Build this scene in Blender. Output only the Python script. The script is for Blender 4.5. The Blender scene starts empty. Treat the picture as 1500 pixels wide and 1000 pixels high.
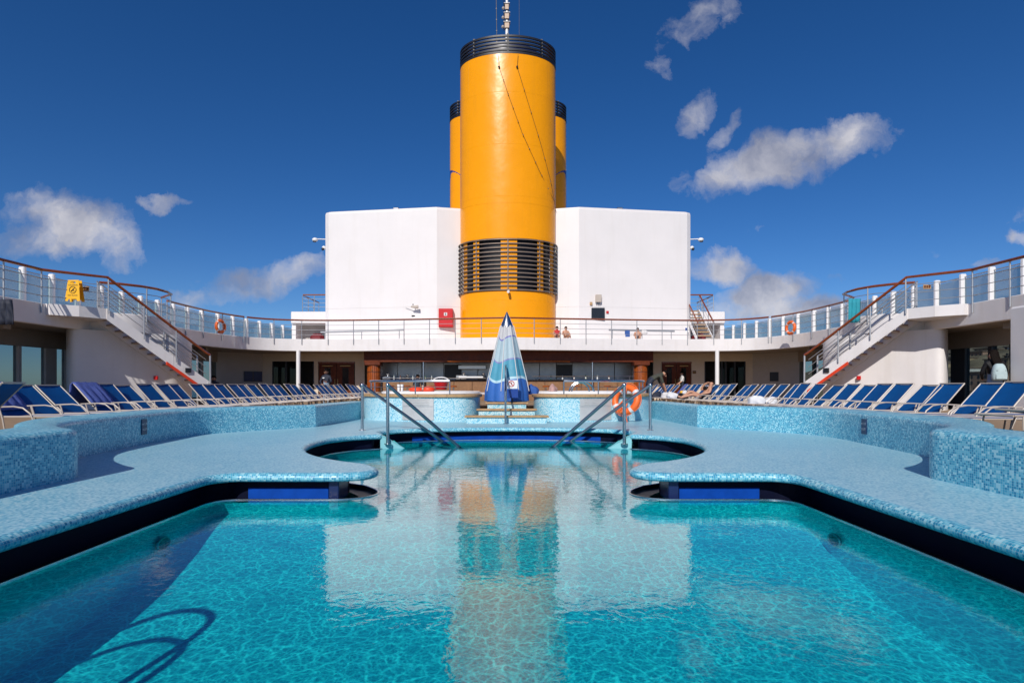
import bpy, bmesh, math, random
from mathutils import Vector, Matrix
from mathutils.geometry import tessellate_polygon

random.seed(7)
R = math.radians
SC = bpy.context.scene
COL = SC.collection

# ------------------------------------------------------------------ camera, world, sun
F = 833.33            # focal length in pixels of the 1500 px wide photograph (20 mm lens)
VX, HY = 745.5, 565.0  # where the ship's axis and the horizon meet in the photograph
CX, EYE = 0.06, 1.0

cam_d = bpy.data.cameras.new('camera')
cam = bpy.data.objects.new('camera', cam_d)
COL.objects.link(cam)
cam_d.sensor_width = 36.0
cam_d.lens = 20.0
cam_d.shift_x = (750 - VX) / 1500.0
cam_d.shift_y = (HY - 500) / 1500.0
cam_d.clip_end = 20000
cam_d.clip_start = 0.05
cam.location = (CX, 0, EYE)
cam.rotation_euler = (R(90), 0, 0)
SC.camera = cam

SUN_EL, SUN_AZ = 35.0, 15.0     # azimuth: degrees to the left of straight behind the camera
sun_dir = Vector((math.sin(R(SUN_AZ)) * math.cos(R(SUN_EL)), math.cos(R(SUN_AZ)) * math.cos(R(SUN_EL)), -math.sin(R(SUN_EL))))
sd = bpy.data.lights.new('sun', 'SUN')
sd.energy = 4.0
sd.angle = R(0.53)
sd.color = (1.0, 0.945, 0.87)
sun = bpy.data.objects.new('sun', sd)
COL.objects.link(sun)
sun.rotation_euler = sun_dir.to_track_quat('-Z', 'Y').to_euler()
sun.location = (-20, -60, 60)

world = bpy.data.worlds.new('World')
SC.world = world
world.use_nodes = True
vs = SC.view_settings
vs.view_transform = 'Standard'
vs.look = 'None'
vs.gamma = 1.0
vs.exposure = 0.0
vs.use_curve_mapping = False
SC.cycles.max_bounces = 10
SC.cycles.transparent_max_bounces = 24
SC.cycles.caustics_reflective = False
SC.cycles.caustics_refractive = False
SC.cycles.use_denoising = True
SC.cycles.sample_clamp_indirect = 6.0


def build_sky():
    nt = world.node_tree
    N, L = nt.nodes, nt.links
    N.clear()

    def n(t, **k):
        o = N.new(t)
        for a, b in k.items():
            setattr(o, a, b)
        return o

    def math_(op, a, b=None, c=None, clamp=False):
        m = n('ShaderNodeMath', operation=op, use_clamp=clamp)
        for i, q in enumerate((a, b, c)):
            if q is None:
                continue
            if isinstance(q, (int, float)):
                m.inputs[i].default_value = q
            else:
                L.new(q, m.inputs[i])
        return m.outputs[0]
    out = n('ShaderNodeOutputWorld')
    bg = n('ShaderNodeBackground')
    bg.inputs['Strength'].default_value = 0.072
    L.new(bg.outputs[0], out.inputs['Surface'])
    sky = n('ShaderNodeTexSky', sky_type='NISHITA')
    sky.sun_disc = False
    sky.sun_elevation = R(SUN_EL)
    sky.sun_rotation = R(180 + SUN_AZ)
    sky.altitude = 30
    sky.air_density = 0.75
    sky.dust_density = 0.35
    sky.ozone_density = 5.0
    tc = n('ShaderNodeTexCoord')
    sep = n('ShaderNodeSeparateXYZ')
    L.new(tc.outputs['Generated'], sep.inputs[0])
    ay = math_('MAXIMUM', math_('ABSOLUTE', sep.outputs[1]), 0.02)
    u = math_('DIVIDE', sep.outputs[0], ay)
    v = math_('DIVIDE', sep.outputs[2], ay)
    comb = n('ShaderNodeCombineXYZ')
    L.new(u, comb.inputs[0])
    L.new(v, comb.inputs[1])
    # wind-torn edges: warp the plane the clouds are laid out in
    nz = n('ShaderNodeTexNoise')
    nz.inputs['Scale'].default_value = 8.0
    nz.inputs['Detail'].default_value = 9.0
    nz.inputs['Roughness'].default_value = 0.62
    L.new(comb.outputs[0], nz.inputs['Vector'])
    sub = n('ShaderNodeVectorMath', operation='SUBTRACT')
    L.new(nz.outputs['Color'], sub.inputs[0])
    sub.inputs[1].default_value = (0.5, 0.5, 0.5)
    scl = n('ShaderNodeVectorMath', operation='SCALE')
    L.new(sub.outputs[0], scl.inputs[0])
    scl.inputs['Scale'].default_value = 0.11
    add = n('ShaderNodeVectorMath', operation='ADD')
    L.new(comb.outputs[0], add.inputs[0])
    L.new(scl.outputs[0], add.inputs[1])
    # clouds: centre and half size in photo pixels, tilt, weight
    clouds = [(1150, 232, 150, 40, 14, 1.0), (1215, 212, 78, 30, 18, .95), (1075, 250, 75, 32, 14, .9),
              (1068, 187, 40, 17, 40, .55), (1010, 165, 52, 26, 45, .64), (1030, 30, 80, 34, 22, .50),
              (968, 95, 28, 18, 10, .42), (110, 330, 105, 50, -14, .95), (60, 355, 70, 36, 0, .8), (75, 300, 55, 24, -10, .7), (170, 345, 52, 36, -20, .7),
              (235, 290, 48, 12, -4, .75), (370, 412, 90, 28, 10, .8), (440, 395, 60, 26, 5, .85), (275, 440, 40, 20, 0, .55),
              (1058, 397, 56, 28, -8, 1.0), (1125, 432, 72, 32, 14, 1.05), (1160, 455, 130, 26, 4, 1.0), (1230, 405, 26, 13, 0, .42), (1445, 385, 30, 10, 12, .6),
              (1105, 345, 24, 10, 10, .3), (1365, 372, 20, 9, 0, .35), (1495, 352, 22, 16, 0, .7), (1220, 440, 60, 14, 0, .5), (835, 195, 18, 10, 0, .35),
              (85, 15, 26, 18, 40, .22), (200, 465, 60, 20, 0, .5), (1290, 455, 70, 14, 0, .4), (1600, 300, 90, 40, 10, .9), (-120, 260, 110, 44, 0, .9), (1800, 380, 140, 46, 5, .9), (-420, 380, 160, 50, 0, .9)]
    acc = None
    for (x, y, w, h, t, k) in clouds:
        mp = n('ShaderNodeMapping', vector_type='TEXTURE')
        mp.inputs['Location'].default_value = ((x - VX) / F, (HY - y) / F, 0)
        mp.inputs['Rotation'].default_value = (0, 0, R(t))
        mp.inputs['Scale'].default_value = (w / F, h / F, 1)
        L.new(add.outputs[0], mp.inputs['Vector'])
        ln = n('ShaderNodeVectorMath', operation='LENGTH')
        L.new(mp.outputs[0], ln.inputs[0])
        fall = n('ShaderNodeMapRange', interpolation_type='SMOOTHSTEP')
        fall.inputs['From Min'].default_value = 1.55
        fall.inputs['From Max'].default_value = 0.25
        fall.inputs['To Max'].default_value = k
        L.new(ln.outputs['Value'], fall.inputs['Value'])
        acc = fall.outputs[0] if acc is None else math_('MAXIMUM', acc, fall.outputs[0])
    fine = n('ShaderNodeTexNoise')
    fine.inputs['Scale'].default_value = 16.0
    fine.inputs['Detail'].default_value = 9.0
    fine.inputs['Roughness'].default_value = 0.6
    L.new(add.outputs[0], fine.inputs['Vector'])
    dens = math_('SUBTRACT', math_('MULTIPLY_ADD', fine.outputs[0], 1.25, acc), 0.94)
    dens = math_('MULTIPLY', dens, 1.5, clamp=True)
    dens = math_('MULTIPLY', dens, math_('GREATER_THAN', acc, 0.001))
    dens = math_('MULTIPLY', dens, 0.88)
    # light and shade painted into the clouds: bright billows, grey-lavender bellies
    big = n('ShaderNodeTexNoise')
    big.inputs['Scale'].default_value = 9.0
    big.inputs['Detail'].default_value = 6.0
    shift = n('ShaderNodeVectorMath', operation='ADD')
    L.new(add.outputs[0], shift.inputs[0])
    shift.inputs[1].default_value = (3.1, -0.012, 0.4)
    L.new(shift.outputs[0], big.inputs['Vector'])
    ramp = n('ShaderNodeValToRGB')
    ramp.color_ramp.elements[0].position = 0.33
    ramp.color_ramp.elements[0].color = (3.6, 3.9, 5.2, 1)
    ramp.color_ramp.elements[1].position = 0.62
    ramp.color_ramp.elements[1].color = (9.2, 9.0, 9.5, 1)
    L.new(big.outputs[0], ramp.inputs[0])
    # deep polarised blue: keep the sky's own gradient, raise its saturation
    hsv = n('ShaderNodeHueSaturation')
    hsv.inputs['Hue'].default_value = 0.507
    hsv.inputs['Saturation'].default_value = 1.24
    hsv.inputs['Value'].default_value = 1.28
    L.new(sky.outputs[0], hsv.inputs['Color'])
    mix = n('ShaderNodeMix', data_type='RGBA')
    L.new(dens, mix.inputs['Factor'])
    L.new(hsv.outputs[0], mix.inputs['A'])
    L.new(ramp.outputs[0], mix.inputs['B'])
    L.new(mix.outputs['Result'], bg.inputs['Color'])


build_sky()

# ------------------------------------------------------------------ helpers


def gp(x, y, z=0.0):
    """point of the horizontal plane z seen at photo pixel (x, y)"""
    d = (EYE - z) * F / (y - HY)
    return Vector((CX + (x - VX) / F * d, d, z))


def dp(x, y, d):
    """point at depth d seen at photo pixel (x, y)"""
    return Vector((CX + (x - VX) / F * d, d, EYE - (y - HY) / F * d))


class MB:
    def __init__(s):
        s.v, s.f, s.uv = [], [], {}

    def add(s, pts):
        b = len(s.v)
        s.v += [tuple(p) for p in pts]
        return b

    def box(s, x0, x1, y0, y1, z0, z1):
        b = s.add([(x0, y0, z0), (x1, y0, z0), (x1, y1, z0), (x0, y1, z0), (x0, y0, z1), (x1, y0, z1), (x1, y1, z1), (x0, y1, z1)])
        for q in ((3, 2, 1, 0), (4, 5, 6, 7), (0, 1, 5, 4), (1, 2, 6, 5), (2, 3, 7, 6), (3, 0, 4, 7)):
            s.f.append([b + i for i in q])
        return s

    def bbox(s, x0, x1, y0, y1, z0, z1, c=0.01):
        """box with chamfered edges"""
        c = min(c, (x1 - x0) * .45, (y1 - y0) * .45, (z1 - z0) * .45)
        bm = bmesh.new()
        r = bmesh.ops.create_cube(bm, size=1)
        for v in bm.verts:
            v.co = Vector(((x0 + x1) / 2 + v.co.x * (x1 - x0), (y0 + y1) / 2 + v.co.y * (y1 - y0), (z0 + z1) / 2 + v.co.z * (z1 - z0)))
        bmesh.ops.bevel(bm, geom=bm.edges[:], offset=c, segments=1, affect='EDGES', profile=.5)
        s.from_bm(bm)
        return s

    def from_bm(s, bm):
        bm.verts.ensure_lookup_table()
        b = len(s.v)
        bm.verts.index_update()
        s.v += [tuple(v.co) for v in bm.verts]
        s.f += [[b + v.index for v in f.verts] for f in bm.faces]
        bm.free()

    def obox(s, c, ax, ay, az):
        """box from centre and three half axes"""
        c, ax, ay, az = Vector(c), Vector(ax), Vector(ay), Vector(az)
        b = s.add([c + i * ax + j * ay + k * az for k in (-1, 1) for (i, j) in ((-1, -1), (1, -1), (1, 1), (-1, 1))])
        for q in ((3, 2, 1, 0), (4, 5, 6, 7), (0, 1, 5, 4), (1, 2, 6, 5), (2, 3, 7, 6), (3, 0, 4, 7)):
            s.f.append([b + i for i in q])
        return s

    def tube(s, pts, r, n=8, closed=False):
        pts = [Vector(p) for p in pts]
        m = len(pts)
        rr = r if isinstance(r, (list, tuple)) else [r] * m
        rings = []
        prev = None
        for i, p in enumerate(pts):
            if closed:
                t = pts[(i + 1) % m] - pts[i - 1]
            else:
                t = pts[min(i + 1, m - 1)] - pts[max(i - 1, 0)]
            if t.length < 1e-9:
                t = Vector((0, 0, 1))
            t.normalize()
            if prev is None:
                a = Vector((0, 0, 1)) if abs(t.z) < .9 else Vector((1, 0, 0))
                x = t.cross(a).normalized()
            else:
                x = (prev - t * prev.dot(t))
                x = x.normalized() if x.length > 1e-6 else t.orthogonal().normalized()
            prev = x
            y = t.cross(x)
            rings.append(s.add([p + rr[i] * (math.cos(2 * math.pi * k / n) * x + math.sin(2 * math.pi * k / n) * y) for k in range(n)]))
        for i in range(m if closed else m - 1):
            a, b = rings[i], rings[(i + 1) % m]
            for k in range(n):
                s.f.append([a + k, a + (k + 1) % n, b + (k + 1) % n, b + k])
        if not closed:
            s.f.append([rings[0] + k for k in range(n)][::-1])
            s.f.append([rings[-1] + k for k in range(n)])
        return s

    def lathe(s, prof, n=32, c=(0, 0, 0), sx=1.0, sy=1.0, a0=0.0, a1=2 * math.pi):
        full = abs(a1 - a0 - 2 * math.pi) < 1e-6
        m = n if full else n + 1
        rings = []
        for (r, z) in prof:
            rings.append(s.add([(c[0] + r * sx * math.cos(a0 + (a1 - a0) * k / n), c[1] + r * sy * math.sin(a0 + (a1 - a0) * k / n), c[2] + z) for k in range(m)]))
        for a, b in zip(rings, rings[1:]):
            for k in range(n):
                s.f.append([a + k, a + (k + 1) % m, b + (k + 1) % m, b + k])
        return s

    def disc(s, c, r, n=24, sx=1.0, sy=1.0):
        b = s.add([(c[0] + r * sx * math.cos(2 * math.pi * k / n), c[1] + r * sy * math.sin(2 * math.pi * k / n), c[2]) for k in range(n)])
        s.f.append([b + k for k in range(n)])
        return s

    def prism(s, poly, z0, z1):
        n = len(poly)
        a = s.add([(p[0], p[1], z0) for p in poly])
        b = s.add([(p[0], p[1], z1) for p in poly])
        tri = tessellate_polygon([[Vector((p[0], p[1], 0)) for p in poly]])
        for t in tri:
            s.f.append([a + i for i in t])
            s.f.append([b + i for i in t[::-1]])
        for i in range(n):
            j = (i + 1) % n
            s.f.append([a + i, a + j, b + j, b + i])
        return s

    def extrude(s, poly3, vec):
        n = len(poly3)
        vec = Vector(vec)
        a = s.add(poly3)
        b = s.add([Vector(p) + vec for p in poly3])
        s.f.append([a + i for i in range(n)][::-1])
        s.f.append([b + i for i in range(n)])
        for i in range(n):
            j = (i + 1) % n
            s.f.append([a + i, a + j, b + j, b + i])
        return s

    def loft(s, rows, closed=False):
        """rows of equally many points; UVs in metres (along, across)"""
        m = len(rows[0])
        ids = [s.add(r) for r in rows]
        us = [0.0]
        for i in range(m if closed else m - 1):
            us.append(us[-1] + (Vector(rows[0][(i + 1) % m]) - Vector(rows[0][i])).length)
        vs_ = [0.0]
        for a, b in zip(rows, rows[1:]):
            vs_.append(vs_[-1] + sum((Vector(p) - Vector(q)).length for p, q in zip(a, b)) / m)
        for j in range(len(rows) - 1):
            for i in range(m if closed else m - 1):
                i2 = (i + 1) % m
                s.uv[len(s.f)] = [(us[i], vs_[j]), (us[i + 1], vs_[j]), (us[i + 1], vs_[j + 1]), (us[i], vs_[j + 1])]
                s.f.append([ids[j] + i, ids[j] + i2, ids[j + 1] + i2, ids[j + 1] + i])
        return s

    def ball(s, c, r, n=12, sx=1, sy=1, sz=1):
        prof = [(r * math.sin(math.pi * k / (n // 2 + 1)), -r * math.cos(math.pi * k / (n // 2 + 1)) * sz) for k in range(n // 2 + 2)]
        prof[0] = (r * .02, prof[0][1])
        prof[-1] = (r * .02, prof[-1][1])
        return s.lathe(prof, n, c, sx, sy)

    def mesh(s, name):
        me = bpy.data.meshes.new(name)
        me.from_pydata(s.v, [], s.f)
        if s.uv:
            lay = me.uv_layers.new(name='UVMap')
            for p in me.polygons:
                q = s.uv.get(p.index)
                if q is None:
                    q = [(me.vertices[i].co.x, me.vertices[i].co.y) for i in p.vertices]
                for k, li in enumerate(p.loop_indices):
                    lay.data[li].uv = q[k]
        me.update()
        return me

    def build(s, name, mat, parent=None, smooth=False, recalc=True):
        me = s.mesh(name)
        if recalc:
            bm = bmesh.new()
            bm.from_mesh(me)
            bmesh.ops.recalc_face_normals(bm, faces=bm.faces)
            bm.to_mesh(me)
            bm.free()
        if mat is not None:
            me.materials.append(mat)
        if smooth:
            me.polygons.foreach_set('use_smooth', [True] * len(me.polygons))
            try:
                me.set_sharp_from_angle(angle=R(40))
            except Exception:
                pass
        o = bpy.data.objects.new(name, me)
        COL.objects.link(o)
        adopt(o, parent)
        return o


def adopt(o, parent):
    if parent is not None:
        o.parent = parent
        o.matrix_parent_inverse = inv_world(parent)


def inv_world(p):
    return world_of(p).inverted()


def world_of(p):
    m = p.matrix_basis.copy()
    if p.parent is not None:
        m = world_of(p.parent) @ p.matrix_parent_inverse @ m
    return m


def tag(o, label, cat, group=None):
    o['label'] = label
    o['category'] = cat
    if group:
        o['group'] = group
    return o


def thing(name, label, cat, loc=(0, 0, 0), group=None):
    o = bpy.data.objects.new(name, None)
    o.location = loc
    o.empty_display_size = 0.2
    COL.objects.link(o)
    return tag(o, label, cat, group)


def structure(o):
    o['kind'] = 'structure'
    return o


def copy_tree(o, parent=None):
    c = o.copy()
    COL.objects.link(c)
    if parent is not None:
        c.parent = parent
    for ch in list(o.children):
        copy_tree(ch, c)
    return c


def text_mesh(name, txt, size, mat, parent, origin, xaxis, up, align='CENTER'):
    cu = bpy.data.curves.new(name, 'FONT')
    cu.body = txt
    cu.size = size
    cu.align_x = align
    cu.align_y = 'CENTER'
    cu.resolution_u = 2
    tmp = bpy.data.objects.new('text_source', cu)
    COL.objects.link(tmp)
    dg = bpy.context.evaluated_depsgraph_get()
    me = bpy.data.meshes.new_from_object(tmp.evaluated_get(dg))
    bpy.data.objects.remove(tmp)
    X, Y = Vector(xaxis).normalized(), Vector(up).normalized()
    o3 = Vector(origin)
    for v in me.vertices:
        v.co = o3 + X * v.co.x + Y * v.co.y
    me.materials.clear()
    me.materials.append(mat)
    o = bpy.data.objects.new(name, me)
    COL.objects.link(o)
    adopt(o, parent)
    return o


def catmull(pts, per=8):
    pts = [Vector(p) for p in pts]
    out = []
    for i in range(len(pts) - 1):
        p0 = pts[max(i - 1, 0)]
        p1, p2 = pts[i], pts[i + 1]
        p3 = pts[min(i + 2, len(pts) - 1)]
        for k in range(per):
            t = k / per
            out.append(.5 * ((2 * p1) + (p2 - p0) * t + (2 * p0 - 5 * p1 + 4 * p2 - p3) * t * t + (3 * p1 - p0 - 3 * p2 + p3) * t ** 3))
    out.append(pts[-1])
    return out


def resample(pts, n):
    pts = [Vector(p) for p in pts]
    L = [0.0]
    for a, b in zip(pts, pts[1:]):
        L.append(L[-1] + (b - a).length)
    out = []
    j = 0
    for i in range(n):
        s = L[-1] * i / (n - 1)
        while j < len(L) - 2 and L[j + 1] < s:
            j += 1
        t = (s - L[j]) / max(L[j + 1] - L[j], 1e-9)
        out.append(pts[j].lerp(pts[j + 1], t))
    return out


def plen(pts):
    return sum((Vector(a) - Vector(b)).length for a, b in zip(pts, pts[1:]))


def mirror(pts):
    return [(-p[0],) + tuple(p[1:]) for p in pts]

# ------------------------------------------------------------------ materials
MATS = {}


def nodes_of(name):
    m = bpy.data.materials.new(name)
    m.use_nodes = True
    nt = m.node_tree
    return m, nt, nt.nodes, nt.links, nt.nodes['Principled BSDF']


def paint(name, col, rough=0.5, metal=0.0, var=0.08, scale=3.0, bump=0.0, bscale=40.0, coat=0.0, stain=None, spec=None):
    """plain surface with slight uneven colour, wear and relief"""
    m, nt, N, L, b = nodes_of(name)
    tc = N.new('ShaderNodeTexCoord')
    nz = N.new('ShaderNodeTexNoise')
    nz.inputs['Scale'].default_value = scale
    nz.inputs['Detail'].default_value = 6
    nz.inputs['Roughness'].default_value = .65
    L.new(tc.outputs['Object'], nz.inputs['Vector'])
    mr = N.new('ShaderNodeMapRange')
    mr.inputs['From Min'].default_value = .3
    mr.inputs['From Max'].default_value = .7
    mr.inputs['To Min'].default_value = 1 - var
    mr.inputs['To Max'].default_value = 1 + var * .5
    L.new(nz.outputs[0], mr.inputs['Value'])
    mx = N.new('ShaderNodeMix')
    mx.data_type = 'RGBA'
    mx.blend_type = 'MULTIPLY'
    mx.inputs['Factor'].default_value = 1
    mx.inputs['A'].default_value = (*col, 1)
    L.new(mr.outputs[0], mx.inputs['B'])
    src = mx.outputs['Result']
    if stain:
        # streaks of dirt running down
        mp = N.new('ShaderNodeMapping')
        mp.inputs['Scale'].default_value = (1.6, 1.6, .12)
        L.new(tc.outputs['Object'], mp.inputs['Vector'])
        n2 = N.new('ShaderNodeTexNoise')
        n2.inputs['Scale'].default_value = 2.2
        n2.inputs['Detail'].default_value = 8
        L.new(mp.outputs[0], n2.inputs['Vector'])
        rp = N.new('ShaderNodeMapRange')
        rp.inputs['From Min'].default_value = .52
        rp.inputs['From Max'].default_value = .8
        rp.inputs['To Max'].default_value = stain[1]
        L.new(n2.outputs[0], rp.inputs['Value'])
        m2 = N.new('ShaderNodeMix')
        m2.data_type = 'RGBA'
        L.new(rp.outputs[0], m2.inputs['Factor'])
        L.new(src, m2.inputs['A'])
        m2.inputs['B'].default_value = (*stain[0], 1)
        src = m2.outputs['Result']
    L.new(src, b.inputs['Base Color'])
    r2 = N.new('ShaderNodeMapRange')
    r2.inputs['To Min'].default_value = max(rough - .08, .02)
    r2.inputs['To Max'].default_value = min(rough + .1, 1)
    L.new(nz.outputs[0], r2.inputs['Value'])
    L.new(r2.outputs[0], b.inputs['Roughness'])
    b.inputs['Metallic'].default_value = metal
    if coat:
        b.inputs['Coat Weight'].default_value = coat
        b.inputs['Coat Roughness'].default_value = .12
    if spec is not None:
        b.inputs['Specular IOR Level'].default_value = spec
    if bump:
        n3 = N.new('ShaderNodeTexNoise')
        n3.inputs['Scale'].default_value = bscale
        n3.inputs['Detail'].default_value = 4
        L.new(tc.outputs['Object'], n3.inputs['Vector'])
        bp = N.new('ShaderNodeBump')
        bp.inputs['Strength'].default_value = bump
        bp.inputs['Distance'].default_value = .02
        L.new(n3.outputs[0], bp.inputs['Height'])
        L.new(bp.outputs[0], b.inputs['Normal'])
    MATS[name] = m
    return m


def plating(name, w, h, strength):
    m = MATS[name]
    nt = m.node_tree
    N, L = nt.nodes, nt.links
    tc = N.new('ShaderNodeTexCoord')
    sp = N.new('ShaderNodeSeparateXYZ')
    L.new(tc.outputs['Object'], sp.inputs[0])
    cb = N.new('ShaderNodeCombineXYZ')
    L.new(sp.outputs[0], cb.inputs[0])
    L.new(sp.outputs[2], cb.inputs[1])
    br = N.new('ShaderNodeTexBrick')
    br.offset = .5
    br.inputs['Scale'].default_value = 1
    br.inputs['Brick Width'].default_value = w
    br.inputs['Row Height'].default_value = h
    br.inputs['Mortar Size'].default_value = .012
    br.inputs['Mortar Smooth'].default_value = .6
    L.new(cb.outputs[0], br.inputs['Vector'])
    nz = N.new('ShaderNodeTexNoise')
    nz.inputs['Scale'].default_value = .9
    nz.inputs['Detail'].default_value = 3
    L.new(tc.outputs['Object'], nz.inputs['Vector'])
    ma = N.new('ShaderNodeMath')
    ma.operation = 'MULTIPLY_ADD'
    L.new(nz.outputs[0], ma.inputs[0])
    ma.inputs[1].default_value = 2.5
    L.new(br.outputs['Fac'], ma.inputs[2])
    bp = N.new('ShaderNodeBump')
    bp.inputs['Strength'].default_value = strength
    bp.inputs['Distance'].default_value = .02
    L.new(ma.outputs[0], bp.inputs['Height'])
    L.new(bp.outputs[0], N['Principled BSDF'].inputs['Normal'])


def tile_mat(name, ramp, size=0.0235, grout=(.40, .60, .64), rough=.3, bump=.25):
    """glass mosaic: every tessera its own blue, pale grout lines, UVs in metres"""
    m, nt, N, L, b = nodes_of(name)
    uv = N.new('ShaderNodeUVMap')
    uv.uv_map = 'UVMap'
    sc = N.new('ShaderNodeVectorMath')
    sc.operation = 'SCALE'
    sc.inputs['Scale'].default_value = 1 / size
    L.new(uv.outputs[0], sc.inputs[0])
    fl = N.new('ShaderNodeVectorMath')
    fl.operation = 'FLOOR'
    L.new(sc.outputs[0], fl.inputs[0])
    wn = N.new('ShaderNodeTexWhiteNoise')
    wn.noise_dimensions = '2D'
    L.new(fl.outputs[0], wn.inputs['Vector'])
    # patches where the mix runs lighter or darker
    nz = N.new('ShaderNodeTexNoise')
    nz.inputs['Scale'].default_value = .9
    nz.inputs['Detail'].default_value = 3
    L.new(uv.outputs[0], nz.inputs['Vector'])
    ad = N.new('ShaderNodeMath')
    ad.operation = 'MULTIPLY_ADD'
    L.new(nz.outputs[0], ad.inputs[0])
    ad.inputs[1].default_value = .5
    L.new(wn.outputs['Value'], ad.inputs[2])
    su = N.new('ShaderNodeMath')
    su.operation = 'SUBTRACT'
    L.new(ad.outputs[0], su.inputs[0])
    su.inputs[1].default_value = .25
    cr = N.new('ShaderNodeValToRGB')
    cr.color_ramp.interpolation = 'CONSTANT'
    el = cr.color_ramp.elements
    while len(el) > 1:
        el.remove(el[-1])
    el[0].position = 0
    el[0].color = (*ramp[0][1], 1)
    for p, c in ramp[1:]:
        e = el.new(p)
        e.color = (*c, 1)
    L.new(su.outputs[0], cr.inputs[0])
    fr = N.new('ShaderNodeVectorMath')
    fr.operation = 'FRACTION'
    L.new(sc.outputs[0], fr.inputs[0])
    cen = N.new('ShaderNodeVectorMath')
    cen.operation = 'SUBTRACT'
    L.new(fr.outputs[0], cen.inputs[0])
    cen.inputs[1].default_value = (.5, .5, .5)
    ab = N.new('ShaderNodeVectorMath')
    ab.operation = 'ABSOLUTE'
    L.new(cen.outputs[0], ab.inputs[0])
    sp = N.new('ShaderNodeSeparateXYZ')
    L.new(ab.outputs[0], sp.inputs[0])
    mxm = N.new('ShaderNodeMath')
    mxm.operation = 'MAXIMUM'
    L.new(sp.outputs[0], mxm.inputs[0])
    L.new(sp.outputs[1], mxm.inputs[1])
    gm = N.new('ShaderNodeMapRange')
    gm.inputs['From Min'].default_value = .42
    gm.inputs['From Max'].default_value = .47
    L.new(mxm.outputs[0], gm.inputs['Value'])
    mx = N.new('ShaderNodeMix')
    mx.data_type = 'RGBA'
    L.new(gm.outputs[0], mx.inputs['Factor'])
    L.new(cr.outputs[0], mx.inputs['A'])
    mx.inputs['B'].default_value = (*grout, 1)
    L.new(mx.outputs['Result'], b.inputs['Base Color'])
    rm = N.new('ShaderNodeMapRange')
    rm.inputs['To Min'].default_value = rough
    rm.inputs['To Max'].default_value = .7
    L.new(gm.outputs[0], rm.inputs['Value'])
    L.new(rm.outputs[0], b.inputs['Roughness'])
    inv = N.new('ShaderNodeMath')
    inv.operation = 'MULTIPLY_ADD'
    L.new(gm.outputs[0], inv.inputs[0])
    inv.inputs[1].default_value = -1
    L.new(wn.outputs['Value'], inv.inputs[2])
    bp = N.new('ShaderNodeBump')
    bp.inputs['Strength'].default_value = bump
    bp.inputs['Distance'].default_value = .002
    L.new(inv.outputs[0], bp.inputs['Height'])
    L.new(bp.outputs[0], b.inputs['Normal'])
    b.inputs['Specular IOR Level'].default_value = .35
    MATS[name] = m
    return m


T1, T2, T3, T4 = (.36, .66, .74), (.15, .50, .64), (.05, .37, .54), (.012, .25, .43)
tile_mat('tile', [(0, T4), (.20, T3), (.50, T2), (.80, T1)])
tile_mat('tile_deck', [(0, (.10, .39, .55)), (.20, (.22, .50, .63)), (.50, (.32, .59, .69)), (.75, (.42, .65, .73))], grout=(.40, .60, .66))
tile_mat('tile_light', [(0, T3), (.14, T2), (.38, (.34, .60, .70)), (.56, (.50, .70, .75))], grout=(.56, .68, .7))
tile_mat('tile_basin', [(0, (.03, .64, .68)), (.3, (.04, .70, .73)), (.7, (.06, .76, .78))], grout=(.10, .72, .74), bump=.1)

paint('white', (.78, .745, .735), .42, var=.05, scale=1.2, stain=((.60, .55, .50), .35))
paint('white_clean', (.80, .785, .775), .4, var=.04)
paint('white_far', (.755, .72, .71), .45, var=.04, scale=.5, stain=((.62, .57, .52), .22))
paint('beige', (.70, .59, .46), .6, var=.06)
paint('grey_wall', (.46, .42, .39), .6, var=.06)
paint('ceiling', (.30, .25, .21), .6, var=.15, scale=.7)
paint('yellow', (.90, .335, .0), .26, var=.035, scale=.8, spec=.28, stain=((.62, .27, .01), .25))
paint('black', (.012, .012, .016), .45, var=.2)
paint('navy', (.008, .02, .09), .35, var=.1)
paint('logo_blue', (.006, .045, .25), .35)
paint('gutter_dark', (.002, .004, .02), .6, var=.2, scale=6, spec=.12)
paint('gutter_blue', (.002, .06, .38), .6, var=.2, scale=6, spec=.12)
paint('steel', (.55, .56, .58), .22, metal=1, var=.06, bump=.02)
paint('steel_dark', (.30, .31, .34), .3, metal=1, var=.1)
paint('steel_brushed', (.56, .55, .54), .34, metal=1, var=.12, scale=2)
paint('galley_steel', (.34, .34, .34), .36, metal=.85, var=.25, scale=1.5)
paint('rail_grey', (.42, .43, .45), .4, metal=.6, var=.08)
paint('louvre', (.24, .175, .13), .35, metal=.3, var=.15)
paint('panel_steel', (.60, .575, .555), .35, metal=.35, var=.12, scale=2)
paint('varnish', (.23, .052, .014), .25, var=.25, scale=9, coat=.5)
paint('wood_dark', (.13, .030, .011), .4, var=.35, scale=5, spec=.2)
paint('wood_red', (.33, .075, .012), .25, var=.3, scale=6, coat=.5)
paint('teak', (.47, .29, .14), .55, var=.25, scale=11, bump=.1)
paint('bar_wood', (.26, .13, .055), .5, var=.25, scale=7)
paint('teak_deck', (.34, .23, .135), .7, var=.2, scale=5)
paint('sling', (.002, .078, .265), .75, var=.14, scale=5, bump=.2, bscale=320, spec=.12)
paint('cream', (.47, .405, .345), .4, var=.06)
paint('towel', (.10, .145, .44), .95, var=.2, scale=16, bump=.6, bscale=140)
paint('towel_white', (.78, .78, .78), .95, var=.1, bump=.5, bscale=120)
paint('orange', (.86, .145, .018), .45, var=.1, scale=6)
paint('orange_red', (.74, .055, .012), .45, var=.1)
paint('red', (.52, .008, .01), .35, var=.08)
paint('maroon', (.16, .012, .02), .5)
paint('reflective', (.66, .66, .66), .4)
paint('rope', (.80, .17, .04), .8)
paint('yellow_sign', (.86, .45, .01), .4, var=.06)
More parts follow.
